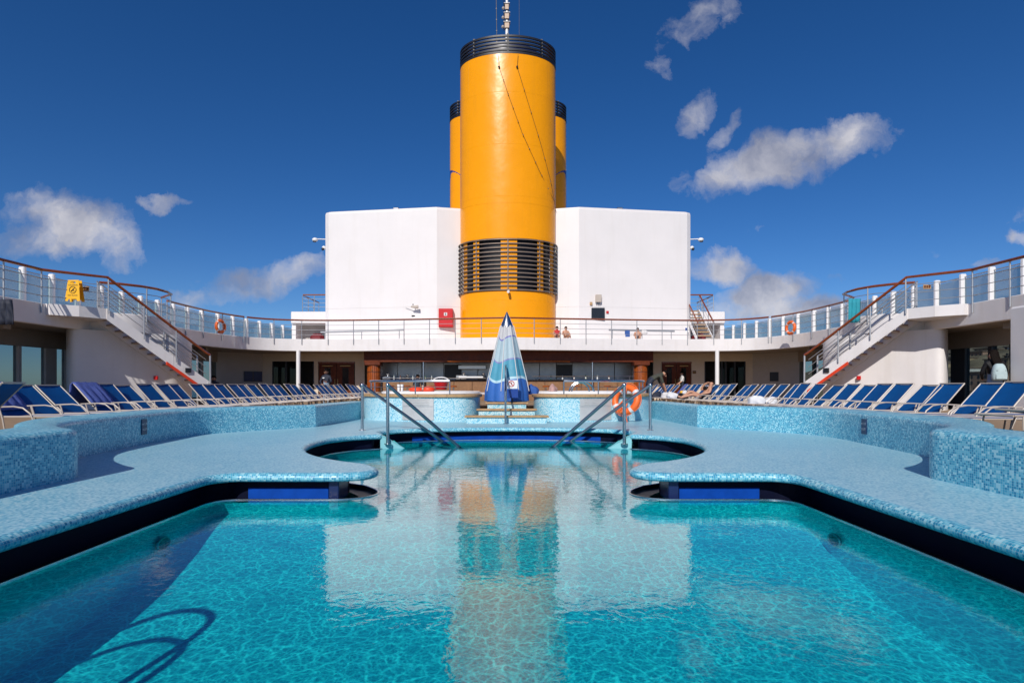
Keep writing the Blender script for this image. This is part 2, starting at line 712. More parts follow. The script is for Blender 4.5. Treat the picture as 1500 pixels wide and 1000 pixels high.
paint('sign_white', (.8, .8, .8), .4, var=.03)
paint('sign_ink', (.02, .02, .02), .5)
paint('cheek_aqua', (.24, .56, .62), .4, var=.08)
paint('glass_frame', (.035, .038, .045), .4)
paint('brass', (.55, .40, .16), .3, metal=.9)
paint('skin', (.52, .27, .17), .5, var=.08)
paint('skin_dark', (.36, .17, .10), .5, var=.08)
paint('hair', (.009, .006, .005), .75, var=.3, scale=60, spec=.08)
paint('cloth_black', (.008, .008, .010), .6, var=.3, scale=20, spec=.25)
paint('cloth_navy', (.012, .017, .035), .7, var=.2, scale=20)
paint('cloth_olive', (.055, .058, .042), .8, var=.2, scale=20)
paint('cloth_white', (.66, .64, .63), .8, var=.1, scale=20)
paint('cloth_pale', (.42, .53, .54), .7, var=.12, scale=14, bump=.3, bscale=30)
paint('cloth_jeans', (.23, .31, .42), .8, var=.2, scale=25)
paint('cloth_rose', (.5, .3, .27), .8, var=.2)
paint('cloth_blue', (.03, .10, .35), .8, var=.2)
paint('cloth_red', (.5, .03, .03), .8, var=.2)
paint('turquoise', (.02, .30, .38), .8, var=.2)
paint('dark_screen', (.012, .013, .017), .2)
paint('canvas_white', (.62, .61, .61), .75, var=.06, scale=9)
paint('glass_green', (.02, .10, .03), .15)
paint('glass_pale', (.45, .5, .5), .15)
paint('glass_brown', (.14, .05, .01), .15)
paint('hill', (.33, .255, .16), .9, var=.65, scale=.06)
paint('house_tan', (.46, .34, .21), .8, var=.2, scale=.3)
paint('house_rose', (.46, .28, .20), .8, var=.2, scale=.3)
paint('house_white', (.68, .66, .62), .7, var=.12, scale=.3)
paint('roof_dull', (.20, .14, .11), .8)


plating('white_far', 3.4, 2.3, .18)
plating('white', 2.6, 8.0, .3)
plating('yellow', 4.5, 2.9, .45)


def schlick(N, L, f0, power=5.0):
    """mirror share by viewing angle, the same from both faces of a sheet"""
    ge = N.new('ShaderNodeNewGeometry')
    dt = N.new('ShaderNodeVectorMath')
    dt.operation = 'DOT_PRODUCT'
    L.new(ge.outputs['Incoming'], dt.inputs[0])
    L.new(ge.outputs['Normal'], dt.inputs[1])
    ab = N.new('ShaderNodeMath')
    ab.operation = 'ABSOLUTE'
    L.new(dt.outputs['Value'], ab.inputs[0])
    om = N.new('ShaderNodeMath')
    om.operation = 'SUBTRACT'
    om.use_clamp = True
    om.inputs[0].default_value = 1
    L.new(ab.outputs[0], om.inputs[1])
    pw = N.new('ShaderNodeMath')
    pw.operation = 'POWER'
    L.new(om.outputs[0], pw.inputs[0])
    pw.inputs[1].default_value = power
    ma = N.new('ShaderNodeMath')
    ma.operation = 'MULTIPLY_ADD'
    L.new(pw.outputs[0], ma.inputs[0])
    ma.inputs[1].default_value = 1 - f0
    ma.inputs[2].default_value = f0
    return ma.outputs[0]


def glass_mat(name, tint, gloss=1.0, film=0.0):
    """tinted sheet: lets light through straight, mirrors at grazing angles"""
    m = bpy.data.materials.new(name)
    m.use_nodes = True
    nt = m.node_tree
    N, L = nt.nodes, nt.links
    N.clear()
    out = N.new('ShaderNodeOutputMaterial')
    mix = N.new('ShaderNodeMixShader')
    tr = N.new('ShaderNodeBsdfTransparent')
    tr.inputs[0].default_value = (*tint, 1)
    gl = N.new('ShaderNodeBsdfGlossy')
    gl.inputs['Roughness'].default_value = .02
    gl.inputs['Color'].default_value = (gloss, gloss, gloss, 1)
    L.new(schlick(N, L, .04), mix.inputs[0])
    body = tr.outputs[0]
    if film:
        # salt film on the pane scatters some light
        df = N.new('ShaderNodeBsdfDiffuse')
        df.inputs[0].default_value = (.62, .70, .74, 1)
        tl = N.new('ShaderNodeBsdfTranslucent')
        tl.inputs[0].default_value = (.62, .70, .74, 1)
        m1 = N.new('ShaderNodeMixShader')
        L.new(df.outputs[0], m1.inputs[1])
        L.new(tl.outputs[0], m1.inputs[2])
        m2 = N.new('ShaderNodeMixShader')
        m2.inputs[0].default_value = film
        L.new(tr.outputs[0], m2.inputs[1])
        L.new(m1.outputs[0], m2.inputs[2])
        body = m2.outputs[0]
    L.new(body, mix.inputs[1])
    L.new(gl.outputs[0], mix.inputs[2])
    L.new(mix.outputs[0], out.inputs[0])
    MATS[name] = m
    return m


glass_mat('glass_screen', (.66, .78, .80), .9, .30)
glass_mat('glass_window', (.55, .62, .64), .6)
glass_mat('glass_dark', (.10, .14, .15), .9)


def water_mat():
    m = bpy.data.materials.new('pool_water')
    m.use_nodes = True
    nt = m.node_tree
    N, L = nt.nodes, nt.links
    N.clear()
    out = N.new('ShaderNodeOutputMaterial')
    tc = N.new('ShaderNodeTexCoord')

    def noise(scale, detail, sx=1.0, sy=1.0, dist=0.0):
        mp = N.new('ShaderNodeMapping')
        mp.inputs['Scale'].default_value = (sx, sy, 1)
        L.new(tc.outputs['Object'], mp.inputs['Vector'])
        q = N.new('ShaderNodeTexNoise')
        q.inputs['Scale'].default_value = scale
        q.inputs['Detail'].default_value = detail
        q.inputs['Distortion'].default_value = dist
        L.new(mp.outputs[0], q.inputs['Vector'])
        return q
    a = noise(9.0, 3, 1.0, 1.0, .6)
    b = noise(1.7, 2, 1.0, 1.0)
    mul = N.new('ShaderNodeMath')
    mul.operation = 'MULTIPLY_ADD'
    L.new(b.outputs[0], mul.inputs[0])
    mul.inputs[1].default_value = 1.6
    L.new(a.outputs[0], mul.inputs[2])
    bp = N.new('ShaderNodeBump')
    bp.inputs['Strength'].default_value = 1.0
    bp.inputs['Distance'].default_value = WATER_BUMP
    L.new(mul.outputs[0], bp.inputs['Height'])
    # caustic net: bright lines of gathered light painted into the water's tint
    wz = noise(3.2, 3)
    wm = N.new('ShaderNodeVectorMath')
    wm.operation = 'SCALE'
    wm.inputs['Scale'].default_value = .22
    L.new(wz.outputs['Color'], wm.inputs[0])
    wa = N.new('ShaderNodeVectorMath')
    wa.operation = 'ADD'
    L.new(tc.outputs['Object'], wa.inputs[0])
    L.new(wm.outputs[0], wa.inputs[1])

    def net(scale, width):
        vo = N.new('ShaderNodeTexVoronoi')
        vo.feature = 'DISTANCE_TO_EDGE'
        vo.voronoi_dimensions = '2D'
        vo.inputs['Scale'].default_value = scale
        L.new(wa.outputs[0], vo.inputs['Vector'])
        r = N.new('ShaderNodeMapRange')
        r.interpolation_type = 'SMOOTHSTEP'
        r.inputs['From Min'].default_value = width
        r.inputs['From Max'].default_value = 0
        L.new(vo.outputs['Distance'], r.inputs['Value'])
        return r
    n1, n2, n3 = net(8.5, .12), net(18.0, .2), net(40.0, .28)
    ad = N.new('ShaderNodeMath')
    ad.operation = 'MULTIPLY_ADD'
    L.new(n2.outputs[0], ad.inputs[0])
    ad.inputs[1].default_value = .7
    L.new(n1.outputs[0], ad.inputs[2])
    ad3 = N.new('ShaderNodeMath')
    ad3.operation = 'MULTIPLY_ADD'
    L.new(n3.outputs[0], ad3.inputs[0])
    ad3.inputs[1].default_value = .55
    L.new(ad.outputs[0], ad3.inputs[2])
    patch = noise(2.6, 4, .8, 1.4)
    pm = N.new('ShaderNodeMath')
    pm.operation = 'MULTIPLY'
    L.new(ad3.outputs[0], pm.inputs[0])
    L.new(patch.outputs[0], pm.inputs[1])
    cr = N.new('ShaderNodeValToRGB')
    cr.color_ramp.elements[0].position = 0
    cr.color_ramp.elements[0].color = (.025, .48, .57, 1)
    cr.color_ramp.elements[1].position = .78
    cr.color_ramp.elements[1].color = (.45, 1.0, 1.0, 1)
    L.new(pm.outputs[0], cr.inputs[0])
    tr = N.new('ShaderNodeBsdfTransparent')
    L.new(cr.outputs[0], tr.inputs[0])
    gl = N.new('ShaderNodeBsdfGlossy')
    gl.inputs['Roughness'].default_value = .015
    gl.inputs['Color'].default_value = (.95, .95, .95, 1)
    L.new(bp.outputs[0], gl.inputs['Normal'])
    mix = N.new('ShaderNodeMixShader')
    L.new(schlick(N, L, .02, 4.0), mix.inputs[0])
    L.new(tr.outputs[0], mix.inputs[1])
    L.new(gl.outputs[0], mix.inputs[2])
    L.new(mix.outputs[0], out.inputs[0])
    MATS['water'] = m


WATER_BUMP = 0.0018
water_mat()


def sea_mat():
    m, nt, N, L, b = nodes_of('sea')
    b.inputs['Base Color'].default_value = (.012, .05, .075, 1)
    b.inputs['Roughness'].default_value = .18
    tc = N.new('ShaderNodeTexCoord')
    nz = N.new('ShaderNodeTexNoise')
    nz.inputs['Scale'].default_value = .35
    nz.inputs['Detail'].default_value = 8
    L.new(tc.outputs['Object'], nz.inputs['Vector'])
    bp = N.new('ShaderNodeBump')
    bp.inputs['Strength'].default_value = .6
    L.new(nz.outputs[0], bp.inputs['Height'])
    L.new(bp.outputs[0], b.inputs['Normal'])
    MATS['sea'] = m


sea_mat()


def canvas_mat():
    """printed canvas of the cone: pale crown, violet lines, light blue, teal and royal blue waves"""
    m, nt, N, L, b = nodes_of('cone_canvas')
    tc = N.new('ShaderNodeTexCoord')
    sp = N.new('ShaderNodeSeparateXYZ')
    L.new(tc.outputs['Object'], sp.inputs[0])

    def mt(op, a, b_=None, c=None):
        q = N.new('ShaderNodeMath')
        q.operation = op
        for i, z in enumerate((a, b_, c)):
            if z is None:
                continue
            if isinstance(z, (int, float)):
                q.inputs[i].default_value = z
            else:
                L.new(z, q.inputs[i])
        return q.outputs[0]
    ang = mt('ARCTAN2', mt('SUBTRACT', sp.outputs[1], 16.9), sp.outputs[0])
    wob = mt('SINE', mt('MULTIPLY_ADD', ang, 3.0, 1.2))
    wob2 = mt('SINE', mt('MULTIPLY_ADD', ang, 5.0, 0.3))
    h = mt('ADD', mt('MULTIPLY_ADD', wob, .075, sp.outputs[2]), mt('MULTIPLY', wob2, .03))
    mr = N.new('ShaderNodeMapRange')
    mr.inputs['From Min'].default_value = .5
    mr.inputs['From Max'].default_value = 3.2
    L.new(h, mr.inputs['Value'])
    cr = N.new('ShaderNodeValToRGB')
    cr.color_ramp.interpolation = 'CONSTANT'
    el = cr.color_ramp.elements
    el[0].position = 0
    el[0].color = (.03, .13, .44, 1)
    el[1].position = .245
    el[1].color = (.42, .62, .70, 1)
    for p, c in ((.272, (.07, .30, .42)), (.455, (.20, .21, .44)), (.470, (.36, .47, .52)), (.70, (.16, .15, .42)), (.716, (.50, .49, .50))):
        e = el.new(p)
        e.color = (*c, 1)
    L.new(mr.outputs[0], cr.inputs[0])
    L.new(cr.outputs[0], b.inputs['Base Color'])
    b.inputs['Roughness'].default_value = .6
    nz = N.new('ShaderNodeTexNoise')
    nz.inputs['Scale'].default_value = 5
    nz.inputs['Detail'].default_value = 4
    L.new(tc.outputs['Object'], nz.inputs['Vector'])
    bp = N.new('ShaderNodeBump')
    bp.inputs['Strength'].default_value = .35
    bp.inputs['Distance'].default_value = .05
    L.new(nz.outputs[0], bp.inputs['Height'])
    L.new(bp.outputs[0], b.inputs['Normal'])
    MATS['cone_canvas'] = m


canvas_mat()
M = MATS

# ================================================================== THE SETTING
# sea and the shore on the right
o = MB().box(-9000, 9000, -3000, 12000, -24.5, -24).build('sea', M['sea'])
structure(o)


def build_shore():
    nx, ny = 40, 14
    rows = []
    for j in range(ny):
        t = j / (ny - 1)
        row = []
        for i in range(nx):
            s = i / (nx - 1)
            d = 60 + 520 * s
            x = 190 + 260 * t + 30 * math.sin(s * 5)
            z = -24.5 + 70 * t ** .8 + 6 * math.sin(s * 9 + t * 4) * t + random.uniform(-1.2, 1.2) * t
            row.append((x, d, z))
        rows.append(row)
    o_ = MB().loft(rows).build('hillside', M['hill'])
    structure(o_)
    mats = ['house_tan', 'house_rose', 'house_white', 'house_tan']
    descr = ['tan', 'rose', 'white', 'sandstone']
    rnd = random.Random(5)
    spots = []
    for k in range(26):
        t_ = .10 + .5 * rnd.random()
        x_ = 190 + 260 * t_ + 6
        ratio = rnd.uniform(.76, .92)
        spots.append((x_, x_ / ratio, rnd.uniform(10, 20), rnd.uniform(8, 14), rnd.uniform(5, 9)))
    for i, (x, d, w, dep, h) in enumerate(spots):
        t = max(0, (x - 190) / 260)
        z = -24.5 + 70 * t ** .8 - 4
        tt = thing('house', '%s house on the shore hillside seen through the ship window' % descr[i % 4], 'house', (x, d, z), 'houses on the far shore')
        mt = M[mats[i % 4]]
        MB().box(x, x + dep, d, d + w, z, z + h + 2).build('wall', mt, tt)
        MB().box(x - .6, x + dep + .6, d - .6, d + w + .6, z + h + 2, z + h + 2.7).build('roof', M['roof_dull'], tt)
        for f in range(2):
            for k in range(4):
                yy = d + w * (k + .5) / 4
                MB().box(x - .12, x + .02, yy - .7, yy + .7, z + 4 + f * 3.4, z + 5.8 + f * 3.4).build('window', M['glass_frame'], tt)


build_shore()

# ------------------------------------------------------------------ pool outline
HW, FRONT, CC, RAD = 3.27, 6.5, 10.28, 3.40


def right_half(o=0.0, tip=None):
    pts = [(HW + o, 0.7 - o)]
    r = .28
    for k in range(9):   # corner between the long side and the peninsula front
        a = math.pi / 2 * k / 8
        pts.append((HW + o - r + r * math.cos(a), FRONT + o - r + r * math.sin(a)))
    rad = RAD + o
    if tip is None:
        nose = catmull([(2.05, FRONT), (1.84, FRONT + .015), (1.62, FRONT + .12), (1.52, FRONT + .33), (1.58, FRONT + .58), (1.80, CC - math.sqrt(RAD ** 2 - 1.80 ** 2))], 5)
        pts += [(p[0], p[1]) for p in [Vector((*q, 0)) if len(q) == 2 else q for q in nose]]
        xs = 1.80
    else:
        pts.append((tip, FRONT + o))
        xs = tip
    a0 = -math.acos(xs / rad)
    a1 = math.asin(.62 / rad)
    n = 34
    for k in range(n + 1):
        a = a0 + (a1 - a0) * k / n
        if k == 0 and tip is None:
            continue
        pts.append((rad * math.cos(a), CC + rad * math.sin(a)))
    # spur that carries the stair, then the flatter far end
    far = catmull([pts[-1] + (0,), (3.12 + o, 11.32, 0), (2.80 + o * .7, 11.62 + o * .2, 0), (2.57 + o, 11.76 + o * .2, 0), (2.60 + o, 12.02, 0), (2.78 + o, 12.42, 0), (2.66 + o, 12.88, 0), (2.2 + o * .7, 13.26 + o * .7, 0), (1.5 + o * .4, 13.52 + o, 0), (.75, 13.65 + o, 0), (0, 13.69 + o, 0)], 6)
    pts += [(q.x, q.y) for q in far[1:]]
    return pts


def densify(pts, step=.15):
    out = []
    for a, b in zip(pts, pts[1:]):
        L_ = math.dist(a, b)
        k = max(1, int(L_ / step))
        for i in range(k):
            out.append((a[0] + (b[0] - a[0]) * i / k, a[1] + (b[1] - a[1]) * i / k))
    out.append(pts[-1])
    return out


def full_outline(o=0.0, tip=None):
    h = densify(right_half(o, tip))
    l = [(-x, y) for x, y in h[:-1]][::-1]
    poly = h + l
    near = densify([poly[-1], poly[0]])
    return poly + near[1:-1]


POOL = full_outline()
POOL_BACK = full_outline(.2, 1.98)


def offset(poly, d):
    n = len(poly)
    out = []
    for i in range(n):
        a, b = poly[i - 1], poly[(i + 1) % n]
        tx, ty = b[0] - a[0], b[1] - a[1]
        l_ = math.hypot(tx, ty) or 1
        out.append((poly[i][0] + ty / l_ * d, poly[i][1] - tx / l_ * d))
    return out


def fill(name, rings, z, mat, parent=None):
    tri = tessellate_polygon([[Vector((p[0], p[1], 0)) for p in r] for r in rings])
    mb = MB()
    allp = [p for r in rings for p in r]
    mb.add([(p[0], p[1], z) for p in allp])
    for t in tri:
        a, b, c = [Vector(allp[i]) for i in t]
        if abs((b - a).cross(c - a)) < 1e-9:
            continue
        t = list(t) if (b - a).cross(c - a) > 0 else list(t)[::-1]
        mb.uv[len(mb.f)] = [(allp[i][0], allp[i][1]) for i in t]
        mb.f.append(t)
    return mb.build(name, mat, parent, recalc=False)


Z_W, Z_F = -.30, -.80
# tiled walkway with its rounded coping
walk = fill('pool_walkway', [[(-7.6, .1), (7.6, .1), (7.6, 19.0), (-7.6, 19.0)], offset(POOL, .075)], 0.0, M['tile_deck'])
structure(walk)
prof = [(.075, 0), (.055, -.002), (.036, -.008), (.018, -.02), (.006, -.036), (0, -.055), (.004, -.074), (.014, -.09), (.03, -.1), (.16, -.101)]
mb = MB().loft([[(x, y, z) for x, y in offset(POOL, dd)] for dd, z in prof], closed=True)
structure(mb.build('pool_coping', M['tile'], smooth=True))
# overflow gutter behind the water edge, near-black navy
mb = MB().loft([[(x, y, z) for x, y in POOL_BACK] for z in (-.102, -.36)], closed=True)
structure(mb.build('gutter_wall', M['gutter_dark']))
# bright blue gutter panels facing forward: on both peninsulas and round the far end
for s in (-1, 1):
    pts = [(s * x, FRONT + .19) for x in (2.06, 2.4, 2.8, 3.0)]
    tag(MB().loft([[(x, y - e, z) for x, y in pts] for e, z in ((0, -.344), (.012, -.344), (.012, -.2), (0, -.195))]).build('gutter_panel', M['gutter_blue']),
        'bright blue gutter panel under the %s peninsula' % ('sunlit-row side' if s > 0 else 'shaded-row side'), 'panel', 'blue gutter panels')
pts = [q for q in POOL_BACK if q[1] > 13.1 and abs(q[0]) < 2.3]
tag(MB().loft([[(x, y - e, z) for x, y in pts] for e, z in ((0, -.344), (.012, -.344), (.012, -.21), (0, -.205))]).build('gutter_panel', M['gutter_blue']),
    'long curved blue gutter panel at the far end of the pool', 'panel')
mb = MB().loft([[(x, y, -.345) for x, y in offset(POOL, dd)] for dd in (.012, .1, .24)], closed=True)
structure(mb.build('gutter_floor', M['black']))
# steel water edge
mb = MB().loft([[(x, y, z) for x, y in offset(POOL, dd)] for dd, z in ((0.0, -.335), (-.006, -.30), (-.005, -.290), (.006, -.288), (.014, -.292), (.014, -.345))], closed=True)
structure(mb.build('overflow_rim', M['steel'], smooth=True))
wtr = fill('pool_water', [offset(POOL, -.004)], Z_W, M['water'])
structure(wtr)
mb = MB().loft([[(x, y, z) for x, y in POOL] for z in (Z_W - .02, -1.0)], closed=True)
structure(mb.build('pool_basin_wall', M['tile_basin']))


def floor_z(d):
    tab = [(0, -.97), (3.6, -.96), (4.4, -.91), (5.05, -.82), (5.7, -.66), (6.2, -.50), (6.6, -.43), (14, -.42)]
    for (a, za), (b, zb_) in zip(tab, tab[1:]):
        if a <= d <= b:
            return za + (zb_ - za) * (d - a) / (b - a)
    return -.42


ds = [.5 + .2 * k for k in range(68)]
structure(MB().loft([[(-3.5, d, floor_z(d)), (0, d, floor_z(d)), (3.5, d, floor_z(d))] for d in ds]).build('pool_floor', M['tile_basin'], smooth=True))

# supports under the two peninsula tips, underwater lamps
for s in (-1, 1):
    t = tag(MB().bbox(s * 1.98 - .06, s * 1.98 + .06, FRONT + .12, FRONT + .5, -.345, -.1).build('peninsula_support', M['navy']), 'dark support post under the %s tiled peninsula tip' % ('life-ring-side' if s > 0 else 'towel-lounger-side'), 'post', 'posts under the peninsula tips')
    ly0 = 5.55 if s > 0 else 5.42
    lt = thing('underwater_lamp', 'round dark underwater lamp in the pool wall %s' % ('below the sunlit right coping' if s > 0 else 'in the shaded pool side'), 'lamp', (s * 3.25, 5.6 if s > 0 else 5.0, -.55), 'underwater lamps')
    lx, ly, lz = s * 3.25, ly0, -.50
    m_ = MB()
    ring = [(lx - s * .02, ly + .10 * math.cos(a), lz + .055 * math.sin(a)) for a in [2 * math.pi * k / 20 for k in range(20)]]
    m_.extrude(ring, (s * .02, 0, 0))
    m_.build('lens', M['black'], lt)
    MB().tube([(p[0], p[1], p[2]) for p in ring], .009, 6, closed=True).build('bezel', M['steel_dark'], lt)

# ------------------------------------------------------------------ low tiled walls either side
inner_r = catmull([(4.62, 2.2, 0), (4.62, 4.0, 0), (4.62, 5.6, 0), (4.62, 6.12, 0)], 8)[:-1] + \
    catmull([(4.62, 6.12, 0), (4.70, 6.28, 0), (5.0, 6.52, 0), (5.45, 7.0, 0), (5.85, 7.7, 0), (6.05, 8.6, 0), (6.2, 9.8, 0), (6.33, 10.9, 0), (6.2, 11.75, 0), (5.7, 12.6, 0), (5.05, 13.4, 0), (4.66, 13.9, 0)], 9)
outer_r = catmull([(5.42, 2.2, 0), (5.42, 4.5, 0), (5.42, 5.6, 0), (5.62, 6.5, 0), (6.2, 7.2, 0), (6.75, 8.2, 0), (6.98, 9.4, 0), (7.05, 10.6, 0), (6.9, 11.9, 0), (6.3, 12.9, 0), (5.6, 13.7, 0), (5.0, 14.2, 0)], 9)
NW = 150
inner_r = resample(inner_r, NW)
outer_r = resample(outer_r, NW)
WT = .53


def pnorm(path, i):
    a, b = path[max(i - 1, 0)], path[min(i + 1, len(path) - 1)]
    t = (b - a).normalized()
    return Vector((t.y, -t.x, 0))


def wall_rows(inner, outer, sgn=1):
    rows = []
    for off, z in ((0, 0), (0, WT - .07), (.008, WT - .04), (.03, WT - .015), (.065, WT)):
        rows.append([(sgn * (p + pnorm(inner, i) * off).x, (p + pnorm(inner, i) * off).y, z) for i, p in enumerate(inner)])
    for q, z in ((.5, WT + .004), (.92, WT), (.98, WT - .02), (1.0, WT - .07), (1.0, .15)):
        rows.append([(sgn * (a.lerp(b, q)).x, (a.lerp(b, q)).y, z) for a, b in zip(inner, outer)])
    return rows


def extent_cap(rows, k):
    return [r[k] for r in rows]


def sign_plate(parent, c, tx, nrm):
    """depth plate: m 1,15 / ft 3,77"""
    c, tx, nrm = Vector(c), Vector(tx).normalized(), Vector(nrm).normalized()
    pl = MB().obox(c, tx * .085, Vector((0, 0, .13)), nrm * .006).build('plate', M['navy'], parent)
    face = c + nrm * .0085
    text_mesh('lettering', 'm 1,15', .058, M['sign_white'], pl, face + Vector((0, 0, .05)), tx, (0, 0, 1))
    text_mesh('lettering', 'ft 3,77', .052, M['sign_white'], pl, face + Vector((0, 0, -.045)), tx, (0, 0, 1))


for s in (-1, 1):
    side = 'lit' if s > 0 else 'shaded'
    w = thing('tiled_wall', 'low curved blue mosaic wall in front of the loungers %s' % ('where the woman lies sunbathing' if s > 0 else 'with the draped purple towel'), 'wall', (s * 5.5, 8, 0), 'mosaic walls beside the pool')
    rows = wall_rows(inner_r, outer_r, s)
    m_ = MB().loft(rows)
    m_.build('mosaic', M['tile'], w, smooth=True)
    m_ = MB()
    b0 = m_.add(extent_cap(rows, 0))
    m_.uv[0] = [(p[0], p[2]) for p in extent_cap(rows, 0)]
    m_.f.append(list(range(b0, b0 + len(rows))))
    m_.build('end_face', M['tile'], w)
    # straight run towards the whirlpool platform
    q = [(s * 4.66, 13.9), (s * 4.46, 17.6)]
    qi = resample([Vector((4.66, 13.9, 0)), Vector((4.46, 17.6, 0))], 12)
    qo = resample([Vector((5.0, 14.2, 0)), Vector((4.86, 17.6, 0))], 12)
    MB().loft(wall_rows(qi, qo, s)).build('mosaic', M['tile'], w, smooth=True)
    # depth plate
    px = 1268 if s > 0 else 211
    idx = min(range(NW), key=lambda i: abs(((VX + (s * inner_r[i].x - CX) * F / inner_r[i].y) - px)) + (0 if 7.6 < inner_r[i].y < 10.8 else 999))
    p = inner_r[idx]
    nr = pnorm(inner_r, idx)
    tang = Vector((nr.y, -nr.x, 0))
    c = Vector((s * p.x, p.y, .30)) - Vector((s * nr.x, nr.y, 0)) * .012
    sg = thing('depth_sign', 'navy pool depth plate reading m 1,15 ft 3,77 on the %s mosaic wall' % ('sunlit' if s > 0 else 'shaded'), 'sign', c, 'pool depth plates')
    n3 = Vector((-s * nr.x, -nr.y, 0))
    tx3 = Vector((-n3.y, n3.x, 0)) 
    sign_plate(sg, c, tx3, n3)

# lounger deck on both sides and behind the platform
for s in (-1, 1):
    poly = [(s * 17, 1.5)] + [(s * (a.x * .5 + b.x * .5), a.y * .5 + b.y * .5) for a, b in zip(inner_r[::6], outer_r[::6])] + [(s * 4.7, 17.6), (s * 4.7, 19.1), (s * 17, 19.1)]
    poly.insert(1, (s * 5.0, 1.5))
    structure(fill('lounger_deck', [poly], .2, M['teak_deck']))
structure(fill('lounger_deck', [[(-17, 19.1), (17, 19.1), (17, 34.5), (-17, 34.5)]], .2, M['teak_deck']))

# ------------------------------------------------------------------ whirlpool platform with teak cap
plat = thing('whirlpool_platform', 'raised mosaic whirlpool platform with teak cap and two steel panels', 'platform', (0, 19, 0))
fr_r = catmull([(.80, 17.0, 0), (.84, 16.45, 0), (1.0, 16.08, 0), (1.35, 15.86, 0), (2.0, 15.84, 0), (2.8, 16.02, 0), (3.5, 16.38, 0), (4.05, 16.85, 0), (4.4, 17.5, 0), (4.45, 18.2, 0), (4.3, 19.2, 0)], 10)
fr_r = resample(fr_r, 110)
PT = .68
for s in (-1, 1):
    rows = [[(s * p.x, p.y, z) for p in fr_r] for z in (0, PT)]
    MB().loft(rows).build('mosaic', M['tile_light'], plat, smooth=True)
    # teak cap: separate planks along the curve
    nseg = 8
    for k in range(nseg):
        a = int(k * (len(fr_r) - 1) / nseg)
        b = int((k + 1) * (len(fr_r) - 1) / nseg)
        seg = []
        for i in range(a, b + 1):
            seg.append((fr_r[i], pnorm(fr_r, i)))
        t0 = (seg[1][0] - seg[0][0]).normalized() * .006
        t1 = (seg[-1][0] - seg[-2][0]).normalized() * .006
        m_ = MB()
        sec = []
        for j, (p, nn) in enumerate(seg):
            q = p + (t0 if j == 0 else (-t1 if j == len(seg) - 1 else Vector((0, 0, 0))))
            sec.append([q + nn * .05 + Vector((0, 0, PT)), q + nn * .06 + Vector((0, 0, PT + .02)), q + nn * .06 + Vector((0, 0, PT + .075)), q + nn * .05 + Vector((0, 0, PT + .085)), q - nn * .30 + Vector((0, 0, PT + .085)), q - nn * .30 + Vector((0, 0, PT))])
        rws = [[(s * z[i].x, z[i].y, z[i].z) for z in sec] for i in range(6)]
        m_.loft(rws + [rws[0]])
        m_.f.append([m_.add([r[0] for r in rws]) + i for i in range(6)])
        m_.f.append([m_.add([r[-1] for r in rws]) + i for i in range(6)])
        m_.uv = {}
        m_.build('plank', M['teak'], plat)
top = [(p.x - .1 if p.x > .9 else p.x, p.y + .1) for p in fr_r]
fill('platform_top', [[(x, y) for x, y in top] + [(4.3, 23), (-4.3, 23)] + [(-x, y) for x, y in top[::-1]]], PT + .06, M['white_clean'], plat)
# steel access panels on the front
for s, (x0, x1) in ((-1, (587, 638)), (1, (848, 897))):
    xs0, xs1 = [CX + (x - VX) / F * 15.95 for x in (x0, x1)]
    pts = [p for p in fr_r if min(abs(xs0), abs(xs1)) <= p.x <= max(abs(xs0), abs(xs1)) and p.y < 17]
    for (z0, z1, nm, mt) in ((.04, .42, 'access_panel', 'panel_steel'), (.43, .64, 'vent_panel', 'panel_steel')):
        rows = [[(s * (p + pnorm(fr_r, fr_r.index(p)) * .018).x, (p + pnorm(fr_r, fr_r.index(p)) * .018).y, z) for p in pts] for z in (z0, z1)]
        m_ = MB().loft(rows)
        back = [[(s * p.x, p.y, z) for p in pts] for z in (z0, z1)]
        m_.loft([rows[0], back[0]])
        m_.loft([rows[1], back[1]])
        m_.uv = {}
        pnl = m_.build(nm, M[mt], plat)
        if nm == 'vent_panel':
            for kk in range(4):
                zz = z0 + .03 + kk * .05
                rr = [[(s * (p + pnorm(fr_r, fr_r.index(p)) * o_).x, (p + pnorm(fr_r, fr_r.index(p)) * o_).y, zz + dz) for p in pts[2:-2]] for o_, dz in ((.019, 0), (.03, .012), (.019, .02))]
                q_ = MB().loft(rr)
                q_.uv = {}
                q_.build('slat', M[mt], pnl)

# low railing on the platform
for s in (-1, 1):
    lab = 'low steel rail on the platform %s' % ('behind the orange life ring' if s > 0 else 'in front of the orange float')
    rl = thing('platform_rail', lab, 'railing', (s * 2.6, 16.4, PT), 'low rails on the whirlpool platform')
    pr = [p - pnorm(fr_r, i) * .18 for i, p in enumerate(fr_r)][26:96]
    MB().tube([(s * p.x, p.y, 1.14) for p in pr[::3]], .032, 8).build('top_rail', M['steel'], rl, smooth=True)
    MB().tube([(s * p.x, p.y, .97) for p in pr[::3]], .009, 6).build('bar', M['steel'], rl, smooth=True)
    for k in (0, 17, 34, 51, 69):
        p = pr[k]
        MB().tube([(s * p.x, p.y, PT + .08), (s * p.x, p.y, 1.13)], .018, 8).build('post', M['steel'], rl, smooth=True)

# white whirlpool tubs behind the rail
for s in (-1, 1):
    tb = thing('whirlpool_tub', 'white whirlpool tub rim behind the low rail %s' % ('near the bending man' if s > 0 else 'beneath the orange float'), 'tub', (s * 2.5, 18.6, PT), 'whirlpool tubs')
    MB().lathe([(1.15, .0), (1.55, .0), (1.62, .02), (1.62, .07), (1.55, .09), (1.3, .09), (1.2, .07), (1.15, .02)], 40, (s * 2.5, 18.8, PT + .06), 1.0, .9).build('rim', M['white_clean'], tb, smooth=True)
    MB().disc((s * 2.5, 18.8, PT + .12), 1.22, 32, 1.0, .9).build('tub_water', M['water'], tb, recalc=False)

